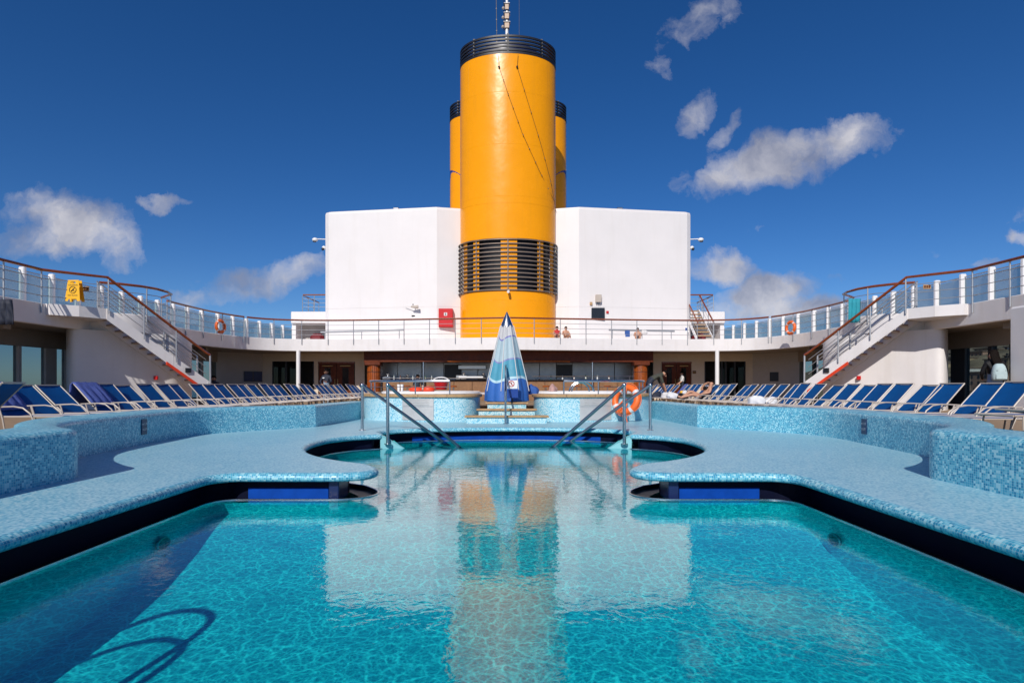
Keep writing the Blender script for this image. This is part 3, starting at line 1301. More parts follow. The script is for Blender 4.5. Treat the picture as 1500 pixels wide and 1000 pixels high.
# steps up to the platform
st = thing('platform_steps', 'three teak steps with mosaic risers below the striped cone', 'steps', (0, 15.5, 0))
for k, (hx, d0, z) in enumerate(((1.13, 15.16, .20), (.83, 15.50, .37), (.60, 15.84, .54))):
    MB().bbox(-hx, hx, d0, d0 + .46, z - .045, z, .012).build('tread', M['teak'], st)
    zz0 = 0 if k == 0 else z - .17 + .001
    m_ = MB()
    m_.loft([[(-hx + .06, d0 + .05, zz0), (hx - .06, d0 + .05, zz0)], [(-hx + .06, d0 + .05, z - .046), (hx - .06, d0 + .05, z - .046)]])
    for sg_ in (-1, 1):
        m_.loft([[(sg_ * (hx - .06), d0 + .05, zz0), (sg_ * (hx - .06), 16.6, zz0)], [(sg_ * (hx - .06), d0 + .05, z - .046), (sg_ * (hx - .06), 16.6, z - .046)]])
    m_.build('riser', M['tile_light'], st)
# centre handrail of the steps, seen end-on
hr = thing('step_handrail', 'steel handrail rising along the middle of the teak steps', 'handrail', (-.03, 15.0, 0))
xx = -.03
MB().tube([(xx, 15.0, 0), (xx, 15.0, .86), (xx, 15.08, .93), (xx, 16.3, 1.58), (xx, 16.36, 1.56)], .03, 8).build('rail', M['steel'], hr, smooth=True)
MB().tube([(xx, 16.25, .55), (xx, 16.25, 1.54)], .024, 8).build('post', M['steel_dark'], hr, smooth=True)
MB().lathe([(.07, 0), (.07, .012), (.035, .02)], 14, (xx, 15.0, 0)).build('base_flange', M['steel'], hr)

# ------------------------------------------------------------------ closed cone canopy
cone = thing('cone_canopy', 'closed cone of striped blue canvas with silver tip above the steps', 'canopy', (0, 16.9, .52))
cc = (0, 16.9)
nrib = 8
m_ = MB()
prof = [(.68, .56), (.66, .85), (.585, 1.2), (.46, 1.7), (.325, 2.25), (.19, 2.78)]
rings = []
for (r, z) in prof:
    ring = []
    for k in range(96):
        a = 2 * math.pi * k / 96
        sag = 1 - .10 * (1 - abs(math.cos(nrib * (a + .25) / 2))) - .02 * math.sin(5 * a + 3 * z)
        ring.append((cc[0] + r * sag * math.cos(a), cc[1] + r * sag * math.sin(a), z))
    rings.append(ring)
m_.loft(rings, closed=True)
m_.uv = {}
m_.build('canvas', M['cone_canvas'], cone, smooth=True)
MB().lathe([(.195, 2.74), (.18, 2.8), (.1, 3.0), (.02, 3.18), (.002, 3.21)], 24, (cc[0], cc[1], 0)).build('tip', M['steel'], cone, smooth=True)
MB().lathe([(.4, .5), (.56, .5), (.6, .54), (.55, .6), (.4, .6)], 32, (cc[0], cc[1], 0)).build('base', M['white_clean'], cone, smooth=True)
for k in range(nrib):
    a = 2 * math.pi * k / nrib - .25
    MB().tube([(cc[0] + (r + .012) * math.cos(a), cc[1] + (r + .012) * math.sin(a), z) for r, z in prof[1:]], .013, 6).build('rib', M['canvas_white'], cone, smooth=True)
bd = thing('rules_board', 'small white board with red prohibition ring in front of the canopy', 'sign', (.13, 15.95, .54))
MB().bbox(.02, .30, 15.94, 15.96, .92, 1.16, .004).build('board', M['sign_white'], bd)
MB().tube([(.13 + .075 * math.cos(a), 15.936, 1.06 + .075 * math.sin(a)) for a in [2 * math.pi * k / 24 for k in range(24)]], .011, 6, closed=True).build('ring', M['red'], bd)
MB().obox((.13, 15.936, 1.06), Vector((.055, 0, -.055)), Vector((0, .003, 0)), Vector((.006, 0, .006))).build('bar', M['red'], bd)
MB().ball((.13, 15.937, 1.085), .014, 8).box(.118, .142, 15.934, 15.94, 1.03, 1.07).build('figure', M['sign_ink'], bd)
MB().bbox(.02, .32, 15.93, 15.97, .66, .90, .006).build('lower_panel', M['logo_blue'], bd)
MB().tube([(.16, 15.96, .54), (.16, 15.96, .7)], .02, 8).build('stem', M['black'], bd)
MB().lathe([(.12, 0), (.12, .02), (.03, .03)], 16, (.16, 15.96, .54)).build('foot', M['black'], bd)

# ------------------------------------------------------------------ pool stairs with rails
for s in (-1, 1):
    nm = 'beside the life ring' if s > 0 else 'on the shaded lounger side'
    ps = thing('pool_stair', 'pale tiled pool stair cheek sloping into the water %s' % nm, 'stairs', (s * 2.6, 12.1, Z_F), 'pool stair cheeks')
    for dd, off in ((11.77, 0.0),):
        poly = [(s * 2.60, dd, -.03), (s * 2.52, dd, -.03), (s * 2.10, dd + .10, -.31), (s * 1.95, dd + .14, -.41), (s * 2.60, dd, -.41)]
        MB().extrude(poly, (s * .02, .08, 0)).build('cheek', M['cheek_aqua'], ps)
    for k in range(3):
        z = -.26 - .17 * k
        x0, x1 = 2.55 - .32 * (k + 1), 2.55 - .32 * k
        m_ = MB()
        a = [(s * x1, 11.9 + .12 * k, z), (s * x0, 11.9 + .12 * (k + 1), z), (s * (x0 + .45), 13.4 + .1 * k, z), (s * (x1 + .45), 13.3 + .1 * k, z)]
        m_.extrude(a, (0, 0, -.16))
        m_.build('step', M['tile_basin'], ps)
    for (bx, by, bz, ex, ey, far) in ((2.44, 11.74, -.20, 1.05, 12.3, False), (3.24, 12.8, 0.0, 1.52, 13.43, True)):
        h = thing('pool_handrail', '%s steel handrail dipping into the pool %s' % ('outer' if far else 'inner', nm), 'handrail', (s * bx, by, bz), 'handrails of the pool stairs')
        MB().tube([(s * bx, by, bz), (s * bx, by, .98)], .034, 10).build('post', M['steel'], h, smooth=True)
        e = Vector((ex - bx, ey - by, Z_W - 1.02))
        p0 = Vector((bx, by, 1.02))
        pts = [p0 - Vector((e.x, e.y, 0)).normalized() * .0, p0 + e * .03, p0 + e, p0 + e * 1.25]
        MB().tube([(s * q.x, q.y, q.z) for q in pts], .036, 10).build('rail', M['steel_dark'], h, smooth=True)  # sloping rail's shade put in as a darker steel
        MB().ball((s * bx, by, 1.02), .045, 10).build('knuckle', M['steel'], h, smooth=True)
        MB().lathe([(.075, 0), (.075, .012), (.04, .02)], 14, (s * bx, by, bz)).build('base_flange', M['steel'], h)

# grab rail at the pool's near left edge (out of frame: its shadow falls on the pool floor)
gr = thing('pool_ladder', 'looped steel grab rail standing on the coping at the pool side', 'ladder', (-3.3, 1.9, 0))
for k, dy in enumerate((0, .5)):
    MB().tube(catmull([(-3.62, 1.62 + dy, 0), (-3.6, 1.62 + dy, .75), (-3.35, 1.62 + dy, 1.02), (-3.0, 1.62 + dy, .9), (-2.92, 1.62 + dy, .3), (-2.92, 1.62 + dy, -.6)], 6), .03, 10).build('rail', M['steel'], gr, smooth=True)
for k in range(2):
    MB().bbox(-2.96, -2.88, 1.62, 2.12, -.4 - .2 * k, -.37 - .2 * k).build('rung', M['steel'], gr)

# ================================================================== UPPER DECK
DZ, FB, RZ = 3.5, 2.87, 4.5     # coaming top, fascia bottom, rail top
edge_r = catmull([(14.1, 12.0, 0), (14.1, 15.5, 0), (14.1, 17.6, 0), (14.1, 19.2, 0)], 4)[:-1] + \
    catmull([(14.1, 19.2, 0), (13.2, 19.75, 0), (12.75, 20.6, 0), (12.9, 21.7, 0), (13.7, 22.4, 0), (14.1, 23.2, 0)], 6)[:-1] + \
    catmull([(14.1, 23.2, 0), (14.1, 25.0, 0), (14.0, 27.0, 0), (13.45, 28.9, 0), (12.2, 30.1, 0), (9.7, 30.5, 0), (5.0, 30.05, 0), (0, 29.3, 0)], 10)
edge_l = [Vector((-p.x, p.y, 0)) for p in edge_r]
edge = edge_l + edge_r[-2::-1]
poly = [(p.x, p.y) for p in edge] + [(17, 12), (17, 52), (-17, 52), (-17, 12)]
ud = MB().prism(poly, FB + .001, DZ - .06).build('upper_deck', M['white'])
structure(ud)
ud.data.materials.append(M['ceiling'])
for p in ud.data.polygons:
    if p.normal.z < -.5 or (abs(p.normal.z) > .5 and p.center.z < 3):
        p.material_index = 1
# fascia with coaming lip
rows = []
n_e = len(edge)


def en(i):
    a, b = edge[max(i - 1, 0)], edge[min(i + 1, n_e - 1)]
    t = (b - a).normalized()
    return Vector((t.y, -t.x, 0))


for off, z in ((-.1, FB - .02), (.03, FB - .02), (.05, FB), (.05, DZ - .02), (.03, DZ), (-.12, DZ), (-.12, DZ - .08)):
    rows.append([tuple(p + en(i) * off + Vector((0, 0, z))) for i, p in enumerate(edge)])
m_ = MB().loft(rows)
m_.uv = {}
structure(m_.build('deck_fascia', M['white'], smooth=True))
# beams under the gallery (visible strips of soffit)
for s in (-1, 1):
    for k, d in enumerate((13.5, 16.5, 24.5, 27.5)):
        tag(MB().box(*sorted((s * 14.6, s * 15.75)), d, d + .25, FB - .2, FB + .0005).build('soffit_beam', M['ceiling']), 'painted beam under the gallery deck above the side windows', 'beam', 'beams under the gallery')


def railing(name, label, path, group, cap=True, zr=RZ, zb=DZ, spacing=1.36, bars=(.26, .52, .78), foot=-.3, out=.07, posts=True, cat='railing', capmat='varnish', capr=.045):
    path = [Vector(p) for p in path]
    L_ = plen(path)
    t = thing(name, label, cat, (path[0].x, path[0].y, zb), group)
    dn = resample(path, max(3, int(L_ / .5)))
    MB().tube([p + Vector((0, 0, zr)) for p in dn], capr, 8).build('top_rail', M[capmat], t, smooth=True)
    for b in bars:
        MB().tube([p + Vector((0, 0, zr - b)) for p in dn], .012, 6).build('bar', M['rail_grey'], t, smooth=True)
    if posts:
        k = max(2, int(round(L_ / spacing)) + 1)
        for p in resample(path, k):
            MB().tube([p + Vector((0, 0, zb + foot)), p + Vector((0, 0, zr - .03))], .022, 8).build('post', M['rail_grey'], t, smooth=True)
    return t


def off_path(pts, o):
    n = len(pts)
    out = []
    for i, p in enumerate(pts):
        a, b = pts[max(i - 1, 0)], pts[min(i + 1, n - 1)]
        tt = (b - a).normalized()
        out.append(p + Vector((tt.y, -tt.x, 0)) * o)
    return out


fe = off_path(edge, .075)
ys = [p.y for p in edge]
# front run: between |x| < 12.9 beyond y 28.8
front = [p for p in fe if p.y > 28.9]
railing('deck_railing', 'steel railing with varnished cap across the front of the upper deck', front, 'upper deck railings')
for s in (-1, 1):
    half = [p for p in fe if p.x * s > 0]
    if s > 0:
        half = half[::-1]
    a = [p for p in half if 23.4 < p.y <= 28.95 and abs(p.x) > 13]
    railing('deck_railing', 'railing of the side gallery carrying a life ring %s' % ('beyond the turquoise towel' if s > 0 else 'beyond the yellow sign stair'), a, 'upper deck railings')
    # stair-head rail that curls round the bulge
    b = [p for p in half if 19.25 < p.y < 22.6]
    railing('deck_railing', 'curled varnished rail round the gallery bulge at the %s' % ('stair under the right landing' if s > 0 else 'stair by the yellow sign'), b, 'curled stair-head rails')
    c = [p for p in half if p.y < 17.3]
    railing('deck_railing', 'gallery railing %s' % ('above the woman with the backpack' if s > 0 else 'leading to the yellow wet floor sign'), c, 'upper deck railings', spacing=1.3)

# ------------------------------------------------------------------ glass windscreens at the ship's sides
SX = 16.4
for s in (-1, 1):
    ws = thing('glass_windscreen', 'tall glass windscreen with white posts along the %s side' % ('shore' if s > 0 else 'open-sea'), 'windscreen', (s * SX, 25, DZ), 'side windscreens')
    d = 13.1
    prev = None
    k = 0
    while d < 40:
        x = SX if d < 30 else SX - 1.9 * ((d - 30) / 10)
        p = Vector((s * x, d, 0))
        MB().bbox(p.x - .10, p.x + .10, d - .07, d + .07, DZ - .1, 5.02, .03).build('post', M['white_clean'], ws)
        if prev is not None:
            a, b = prev, p
            t = (b - a)
            mid = (a + b) / 2
            nn = Vector((t.y, -t.x, 0)).normalized()
            MB().obox(mid + Vector((s * .02, 0, (DZ + 4.88) / 2)), t / 2 * .86, nn * .006, Vector((0, 0, (4.88 - DZ) / 2 - .03))).build('glass_pane', M['glass_screen'], ws)
            MB().tube([a + Vector((s * .02, 0, 4.9)), b + Vector((s * .02, 0, 4.9))], .022, 6).build('top_bar', M['rail_grey'], ws)
        prev = p
        d += 1.23
        k += 1

# ------------------------------------------------------------------ staircases with landings
for s in (-1, 1):
    lab = 'white open-tread staircase with orange edge %s' % ('in front of the sunlit curved wall' if s > 0 else 'below the yellow wet floor sign')
    sc_ = thing('staircase', lab, 'staircase', (s * 11, 20.8, .2), 'staircases to the upper deck')

    def S(x, y, z):
        return Vector((s * x, y, z))
    A = S(12.95, 18.4, 0)
    Bv = S(11.0, 20.8, 0)
    hd = (Bv - A).normalized()
    pn = S(.776, .631, 0).normalized()      # towards the ship's side
    W = 1.0
    # landing
    lp = [S(14.15, 17.35, 0), S(13.9, 17.3, 0), S(13.35, 17.75, 0), A, A + pn * W, S(14.15, 19.25, 0)]
    MB().prism([(p.x, p.y) for p in lp], DZ - .34, DZ - .002).build('landing', M['white'], sc_)
    slope = -2.3 / 3.09
    Ltot = (3.30) / -slope

    def on(q, z):
        return A + hd * q + Vector((0, 0, z))
    # stringers: sloping plates
    for kk, off in enumerate((-.02, W)):
        base = A + pn * off
        zt = DZ + .0
        poly3 = [base + Vector((0, 0, zt)), base + hd * Ltot + Vector((0, 0, zt + slope * Ltot + .05)), base + hd * (Ltot - .15) + Vector((0, 0, .2)), base + hd * (Ltot - .55) + Vector((0, 0, .2)), base + hd * .12 + Vector((0, 0, zt - .46)), base + Vector((0, 0, zt - .36))]
        MB().extrude(poly3, pn * .05).build('stringer', M['white'], sc_)
        if kk == 0:
            q0, q1 = 1.75, 3.1
            e0 = base + hd * q0 + Vector((0, 0, zt + slope * q0 - .41))
            e1 = base + hd * q1 + Vector((0, 0, zt + slope * q1 - .41))
            MB().obox((e0 + e1) / 2 - pn * .01, (e1 - e0) / 2, pn * .05, Vector((0, 0, .055))).build('orange_edge', M['orange_red'], sc_)
    nt_ = 18
    for k in range(nt_):
        q = (k + .6) * Ltot / nt_
        z = DZ + slope * q - .16
        c = A + hd * q + pn * (W / 2 + .03) + Vector((0, 0, z))
        MB().obox(c, hd * .13, pn * (W / 2 - .03), Vector((0, 0, .018))).build('tread', M['varnish'], sc_)
        MB().obox(c - Vector((0, 0, .028)), hd * .12, pn * (W / 2 - .03), Vector((0, 0, .009))).build('tread_tray', M['cream'], sc_)
    # handrails
    for kk, off in enumerate((-.07, W + .03)):
        base = A + pn * off
        zr = .98
        if kk == 0:
            pre = [S(14.1, 17.05, RZ), S(13.75, 17.5, RZ), base + Vector((0, 0, RZ))]
        else:
            pre = [base + Vector((0, 0, RZ))]
        qe = 3.05
        pts = pre + [base + hd * qe + Vector((0, 0, DZ + slope * qe + zr + .45 * 0)), base + hd * (qe + .14) + Vector((0, 0, DZ + slope * qe + zr - .08)), base + hd * (qe + .16) + Vector((0, 0, .25))]
        MB().tube(pts[:-1], .045 if kk == 0 else .026, 8).build('handrail', M['varnish'] if kk == 0 else M['rail_grey'], sc_, smooth=True)
        MB().tube(pts[-2:], .034, 8).build('newel', M['rail_grey'], sc_, smooth=True)
        for bz in (.26, .52, .78):
            if kk == 0:
                bp_ = [S(14.1, 17.05, RZ - bz), S(13.75, 17.5, RZ - bz), base + Vector((0, 0, RZ - bz)), base + hd * qe + Vector((0, 0, DZ + slope * qe + zr - bz))]
            else:
                bp_ = [base + Vector((0, 0, RZ - bz)), base + hd * qe + Vector((0, 0, DZ + slope * qe + zr - bz))]
            MB().tube(bp_, .012, 6).build('bar', M['rail_grey'], sc_)
        for q in (.03, 1.05, 2.05):
            b0 = base + hd * q
            MB().tube([b0 + Vector((0, 0, DZ + slope * q - .15)), b0 + Vector((0, 0, DZ + slope * q + zr))], .024, 8).build('post', M['rail_grey'], sc_, smooth=True)
    bx = A + hd * 2.45 - pn * .05 + Vector((0, 0, DZ + slope * 2.45 - .12))
    MB().obox(bx, hd * .09, pn * .03, Vector((0, 0, .08))).build('lamp_box', M['black'], sc_)
    # floor support under the low end
    MB().tube([S(11.0, 20.85, .2), S(11.0, 20.85, 1.15)], .06, 10).build('leg', M['white_clean'], sc_)

    # curved wall behind the stair
    cw = thing('curved_wall', 'white curved wall behind the staircase %s' % ('half in sunlight near the backpack woman' if s > 0 else 'lying wholly in shade'), 'wall', (s * 14.5, 20.8, .2), 'curved walls behind the stairs')
    path = catmull([(15.9, 20.9, 0), (15.0, 19.4, 0), (14.55, 18.8, 0), (14.2, 18.62, 0), (13.88, 18.95, 0), (13.3, 19.72, 0), (12.67, 20.5, 0), (12.22, 21.1, 0), (12.2, 22.0, 0), (13.3, 22.9, 0), (15.8, 23.3, 0)], 8)
    m_ = MB().loft([[(s * p.x, p.y, z) for p in path] for z in (.2, FB)])
    m_.uv = {}
    m_.build('plating', M['white'], cw, smooth=True)
    pp = path[34]
    MB().bbox(s * 12.62 - .07, s * 12.62 + .07, 20.40, 20.46, 1.22, 1.36).build('red_box', M['red'], cw)

# ------------------------------------------------------------------ window walls under the gallery
def window_wall(s, d0, d1, mul, label):
    """mul: list of (near edge, far edge) of the mullions"""
    t = thing('window_wall', label, 'window', (s * 15.9, d0, .2), 'side window walls')
    x = s * 15.9
    MB().box(*sorted((x - .08, x + .08)), d0, d1, .2, .42).build('sill', M['glass_frame'], t)
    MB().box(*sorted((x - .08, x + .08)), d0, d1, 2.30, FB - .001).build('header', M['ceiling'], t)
    prev = d0
    for a, b in mul + [(d1, d1)]:
        if a - prev > .05:
            MB().box(x - .012, x + .012, prev, a, .42, 2.30).build('glass_pane', M['glass_window'], t)
        if b > a:
            MB().bbox(*sorted((x - .09, x + .09)), a, b, .42, 2.30, .01).build('mullion', M['glass_frame'] if s > 0 else M['grey_wall'], t)
        prev = b
    return t


def even(d0, d1, n):
    st_ = (d1 - d0) / n
    return [(d0 + k * st_ - .09, d0 + k * st_ + .09) for k in range(1, n)]


window_wall(-1, 13.5, 20.6, [(15.0, 15.12), (16.8, 16.92), (18.40, 18.54), (19.5, 19.98), (20.4, 20.6)], 'tall windows under the gallery looking out to open sky')
window_wall(1, 13.5, 20.9, [(15.4, 15.6), (17.75, 17.92), (18.55, 18.72), (19.65, 20.3), (20.7, 20.9)], 'dark framed windows under the gallery looking onto the rocky shore')
window_wall(-1, 23.4, 31.0, even(23.4, 31, 5), 'row of side windows between the shaded curved wall and the bar')
window_wall(1, 23.4, 31.0, even(23.4, 31, 5), 'row of side windows between the sunlit curved wall and the bar')
# white pillar at the right frame edge
for s in (1,):
    c = dp(1494, 540, 13.2)
    pl_ = thing('gallery_pillar', 'broad white pillar carrying the gallery next to the backpack woman', 'pillar', (c.x, c.y, .2))
    MB().bbox(c.x + .05, c.x + .45, c.y - .15, c.y + .35, .2, FB - .001, .05).build('shaft', M['white'], pl_)
    MB().bbox(c.x + .0, c.x + .50, c.y - .2, c.y + .4, .2, .34, .02).build('plinth', M['white'], pl_)

# outer windbreak glass posts below gallery (thin slanted stanchions by the left windows)
# ------------------------------------------------------------------ rear wall under the deck, doors, windows
BW = 33.0
rear = thing('rear_wall', 'beige bulkhead under the deck with doors and windows', 'wall', (0, BW, .2))


def seg(x0, x1, z0, z1, mat='beige', name='panel', par=None, d=BW, th=.12):
    return MB().box(x0, x1, d, d + th, z0, z1).build(name, M[mat], par or rear)


def xat(px, d=BW):
    return CX + (px - VX) / F * d


door_z = 2.39
# solid pieces, left then right, leaving openings for doors and windows
for (a, b, z0, z1) in ((-14.2, xat(399), .2, FB), (xat(399), xat(460), 2.42, FB), (xat(460), xat(466), .2, FB), (xat(466), xat(520), door_z, FB), (xat(520), xat(534), .2, FB),
                       (xat(957), xat(969), .2, FB), (xat(969), xat(1013), door_z, FB), (xat(1013), xat(1032), .2, FB), (xat(1032), xat(1092), 2.42, FB), (xat(1092), 14.2, .2, FB)):
    seg(a, b, z0, z1)
for s in (-1, 1):
    MB().extrude([(s * 14.2, BW, .2), (s * 16.2, BW - 2.0, .2), (s * 16.2, BW - 2.0, FB), (s * 14.2, BW, FB)], (0, .12, 0)).build('angled_panel', M['grey_wall'], rear)

for (x0, x1, lab) in ((466, 520, 'varnished double doors behind the man in the dark jacket'), (969, 1013, 'varnished double doors with a person in white shirt')):
    a, b = xat(x0), xat(x1)
    t = thing('double_door', lab, 'door', ((a + b) / 2, BW, .2), 'double doors under the deck')
    MB().box(a, b, BW - .03, BW + .03, door_z - .08, door_z - .001).build('frame', M['varnish'], t)
    for sgn, (p, q) in enumerate(((a + .04, (a + b) / 2 - .01), ((a + b) / 2 + .01, b - .04))):
        w = q - p
        leaf = MB().box(p, p + .32 * w, BW - .01, BW + .04, .2, door_z - .085).box(q - .32 * w, q, BW - .01, BW + .04, .2, door_z - .085).box(p + .32 * w, q - .32 * w, BW - .01, BW + .04, .2, .75).box(p + .32 * w, q - .32 * w, BW - .01, BW + .04, 2.05, door_z - .085).build('leaf', M['wood_dark'], t)
        MB().box(p + .32 * w, q - .32 * w, BW + .01, BW + .02, .75, 2.05).build('pane', M['glass_dark'], leaf)
        MB().bbox(p + .2 * w, q - .2 * w, BW - .05, BW - .011, 2.14, 2.18).build('closer', M['brass'], leaf)
        hx = q - .07 if sgn == 0 else p + .07
        MB().tube([(hx, BW - .05, 1.0), (hx, BW - .05, 1.4)], .015, 6).build('handle', M['brass'], leaf)

for (x0, x1, lab, mul) in ((399, 460, 'dark glazed window left of the varnished doors behind the white column', (.0, .33, .66, 1.0)), (1032, 1092, 'dark glazed window right of the varnished doors with reflections', (.0, .42, .52, .74, 1.0))):
    a, b = xat(x0), xat(x1)
    t = thing('bulkhead_window', lab, 'window', ((a + b) / 2, BW, .2), 'bulkhead windows')
    for q in mul:
        x = a + (b - a) * q
        MB().box(x - .05 if q > 0 else x, x + .05 if q < 1 else x, BW - .02, BW + .08, .3, 2.42).build('mullion', M['glass_frame'], t)
    MB().box(a, b, BW - .025, BW + .085, .2, .3).build('sill', M['glass_frame'], t)
    for q, r_ in zip(mul, mul[1:]):
        MB().box(a + (b - a) * q + .05, a + (b - a) * r_ - .05, BW + .03, BW + .04, .3, 2.42).build('pane', M['glass_dark'], t)
structure(MB().box(-16, 16, 36.5, 36.6, .2, FB).build('interior_wall', M['grey_wall']))
structure(MB().box(-16, 16, BW + .12, 36.5, .1, .19).build('interior_floor', M['wood_dark']))
for (x0, x1, lab) in ((358, 369.5, 'on the shaded angled bulkhead panel, by the side windows'), (371, 383, 'of the pair closer to the white column')):
    pts_ = []
    for px in (x0, x1):
        u = VX - px
        X_ = u * 47.2 / (F + u)
        pts_.append(Vector((-X_ + CX, 47.2 - X_, 0)))
    a, b = pts_
    t = thing('notice_board', 'dark notice board ' + lab, 'notice board', (a.x, a.y, 1.2), 'notice boards')
    nrm = Vector((1, -1, 0)).normalized()
    mid = (a + b) / 2 + nrm * .03 + Vector((0, 0, 1.54))
    hx_ = (b - a) / 2
    MB().obox(mid, hx_, nrm * .02, Vector((0, 0, .26))).build('panel', M['navy'], t)
    MB().obox(mid - nrm * .01, hx_ * 1.12, nrm * .02, Vector((0, 0, .29))).build('frame', M['glass_frame'], t)
u0, u1 = 1128 - VX, 1141 - VX
a, b = [Vector((u * 47.2 / (F + u) + CX, 47.2 - u * 47.2 / (F + u), 0)) for u in (u0, u1)]
t = thing('louvre_vent', 'small black louvred vent on the grey angled bulkhead panel', 'vent', (a.x, a.y, 1.2))
nrm = Vector((-1, -1, 0)).normalized()
mid = (a + b) / 2 + nrm * .03 + Vector((0, 0, 1.52))
MB().obox(mid, (b - a) / 2, nrm * .02, Vector((0, 0, .26))).build('frame', M['black'], t)
for k in range(4):
    MB().obox(mid + nrm * .03 + Vector((0, 0, -.18 + .12 * k)), (b - a) / 2 * .85, nrm * .012, Vector((0, 0, .025))).build('slat', M['glass_frame'], t)
a = dp(1017, 545, BW)
t = thing('door_sign', 'tiny dark plate beside the right varnished doors', 'sign', (a.x, BW, a.z))
MB().box(a.x - .1, a.x + .1, BW - .02, BW - .004, a.z - .08, a.z + .08).build('plate', M['wood_dark'], t)
MB().box(a.x - .08, a.x + .08, BW - .024, BW - .0205, a.z - .02, a.z + .01).build('text_strip', M['brass'], t)

# slim white columns under the deck front
for px, lab in ((436.5, 'slim white column in front of the dark window by the man'), (1051, 'slim white column in front of the window behind the sunbather')):
    x = xat(px, 29.9)
    t = thing('slim_column', lab, 'column', (x, 29.9, .2), 'slim white columns')
    MB().lathe([(.105, 0), (.105, FB - .2)], 20, (x, 29.95, .2)).build('shaft', M['white_clean'], t, smooth=True)
    MB().lathe([(.16, 0), (.16, .03), (.11, .06)], 20, (x, 29.95, .2)).build('base', M['white_clean'], t, smooth=True)

# ------------------------------------------------------------------ bar
bar = thing('pool_bar', 'open pool bar with dark varnished fascia and steel galley wall', 'bar', (0, 31.5, .2))
xl, xr = xat(533, 31.0), xat(957, 31.0)
m_ = MB()
arc = [(xl + (xr - xl) * k / 24, 31.0 - .55 * math.sin(math.pi * k / 24)) for k in range(25)]
m_.loft([[(x, y, z) for x, y in arc] for z in (2.30, FB - .002)])
m_.loft([[(x, y, 2.30) for x, y in arc], [(x, 32.4, 2.30) for x, y in arc]])
m_.uv = {}
m_.build('fascia', M['wood_dark'], bar, smooth=True)
MB().tube([(x, y - .02, 2.32) for x, y in arc[7:18]], .045, 6).build('painted_sun_edge', M['wood_red'], bar)  # sunlit middle of the lower edge, painted as a brighter strip
# galley back wall in steel panels
edges_px = [556, 582, 618, 650, 672, 700, 745, 790, 815, 838, 868, 900, 925, 940]
for k, (p, q) in enumerate(zip(edges_px, edges_px[1:])):
    a, b = xat(p, 32.6), xat(q, 32.6)
    jit = random.uniform(0, .05)
    MB().bbox(a + .01, b - .01, 32.55 + jit, 32.7 + jit, .2, 2.32, .01).build('steel_panel', M['galley_steel'], bar)
for (p, q, y0, y1) in ((651, 676, 534, 553), (815, 838, 534, 552)):
    a, b = dp(p, y1, 32.5), dp(q, y0, 32.5)
    MB().bbox(a.x, b.x, 32.44, 32.54, a.z, b.z).build('hatch', M['black'], bar)
MB().bbox(xat(672, 32.3), xat(712, 32.3), 32.0, 32.5, 1.95, 2.15).build('hood', M['steel_brushed'], bar)
MB().bbox(xat(555, 31.4), xat(936, 31.4), 31.1, 31.75, 1.28, 1.34, .02).build('counter_top', M['black'], bar)
nb = 14
for k in range(nb):
    a = xl + .9 + (xr - xl - 1.8) * k / nb
    b = xl + .9 + (xr - xl - 1.8) * (k + 1) / nb
    MB().bbox(a + .01, b - .01, 31.2, 31.26, .2, 1.275, .008).build('front_panel', M['bar_wood'], bar)
for px, tone in ((620, 0), (868, 1)):
    x = xat(px, 30.9)
    MB().lathe([(.06, 0), (.06, 2.1)], 14, (x, 30.95, .2)).build('pole', M['steel'], bar, smooth=True)
MB().tube([(xat(560, 31.0), 30.98, 1.42), (xat(712, 31.0), 30.98, 1.42)], .025, 6).build('grab_rail', M['steel'], bar)
MB().tube([(xat(780, 31.0), 30.98, 1.52), (xat(930, 31.0), 30.98, 1.52)], .02, 6).build('grab_rail', M['steel'], bar)
for px in (784, 800, 828, 860, 878, 905, 922):
    MB().tube([(xat(px, 31.0), 30.98, 1.34), (xat(px, 31.0), 30.98, 1.52)], .012, 6).build('rail_stud', M['steel'], bar)
for px, lab in ((548, 'beside the man in the dark jacket'), (938, 'behind the bending man')):
    x = xat(px, 31.0)
    t = thing('wood_pillar', 'round pillar clad in orange-brown slats %s' % lab, 'pillar', (x, 31.0, .2), 'clad pillars of the bar')
    MB().lathe([(.34, 0), (.34, 2.10)], 28, (x, 30.98, .2)).build('core', M['wood_dark'], t, smooth=True)
    for k in range(22):
        a = 2 * math.pi * k / 22
        MB().obox((x + .345 * math.cos(a), 30.98 + .345 * math.sin(a), 1.2), Vector((math.cos(a), math.sin(a), 0)) * .018, Vector((-math.sin(a), math.cos(a), 0)) * .042, Vector((0, 0, .95))).build('slat', M['wood_red'], t)
    for zz in (.9, 1.75):
        MB().lathe([(.372, -.012), (.372, .012)], 28, (x, 30.98, zz)).build('band', M['black'], t)
    MB().bbox(x - .42, x + .42, 30.56, 31.4, 2.1, 2.305, .03).build('capital', M['wood_dark'], t)
    MB().ball((x - .02, 30.60, 1.85), .035, 8).build('lamp', M['brass'], t)

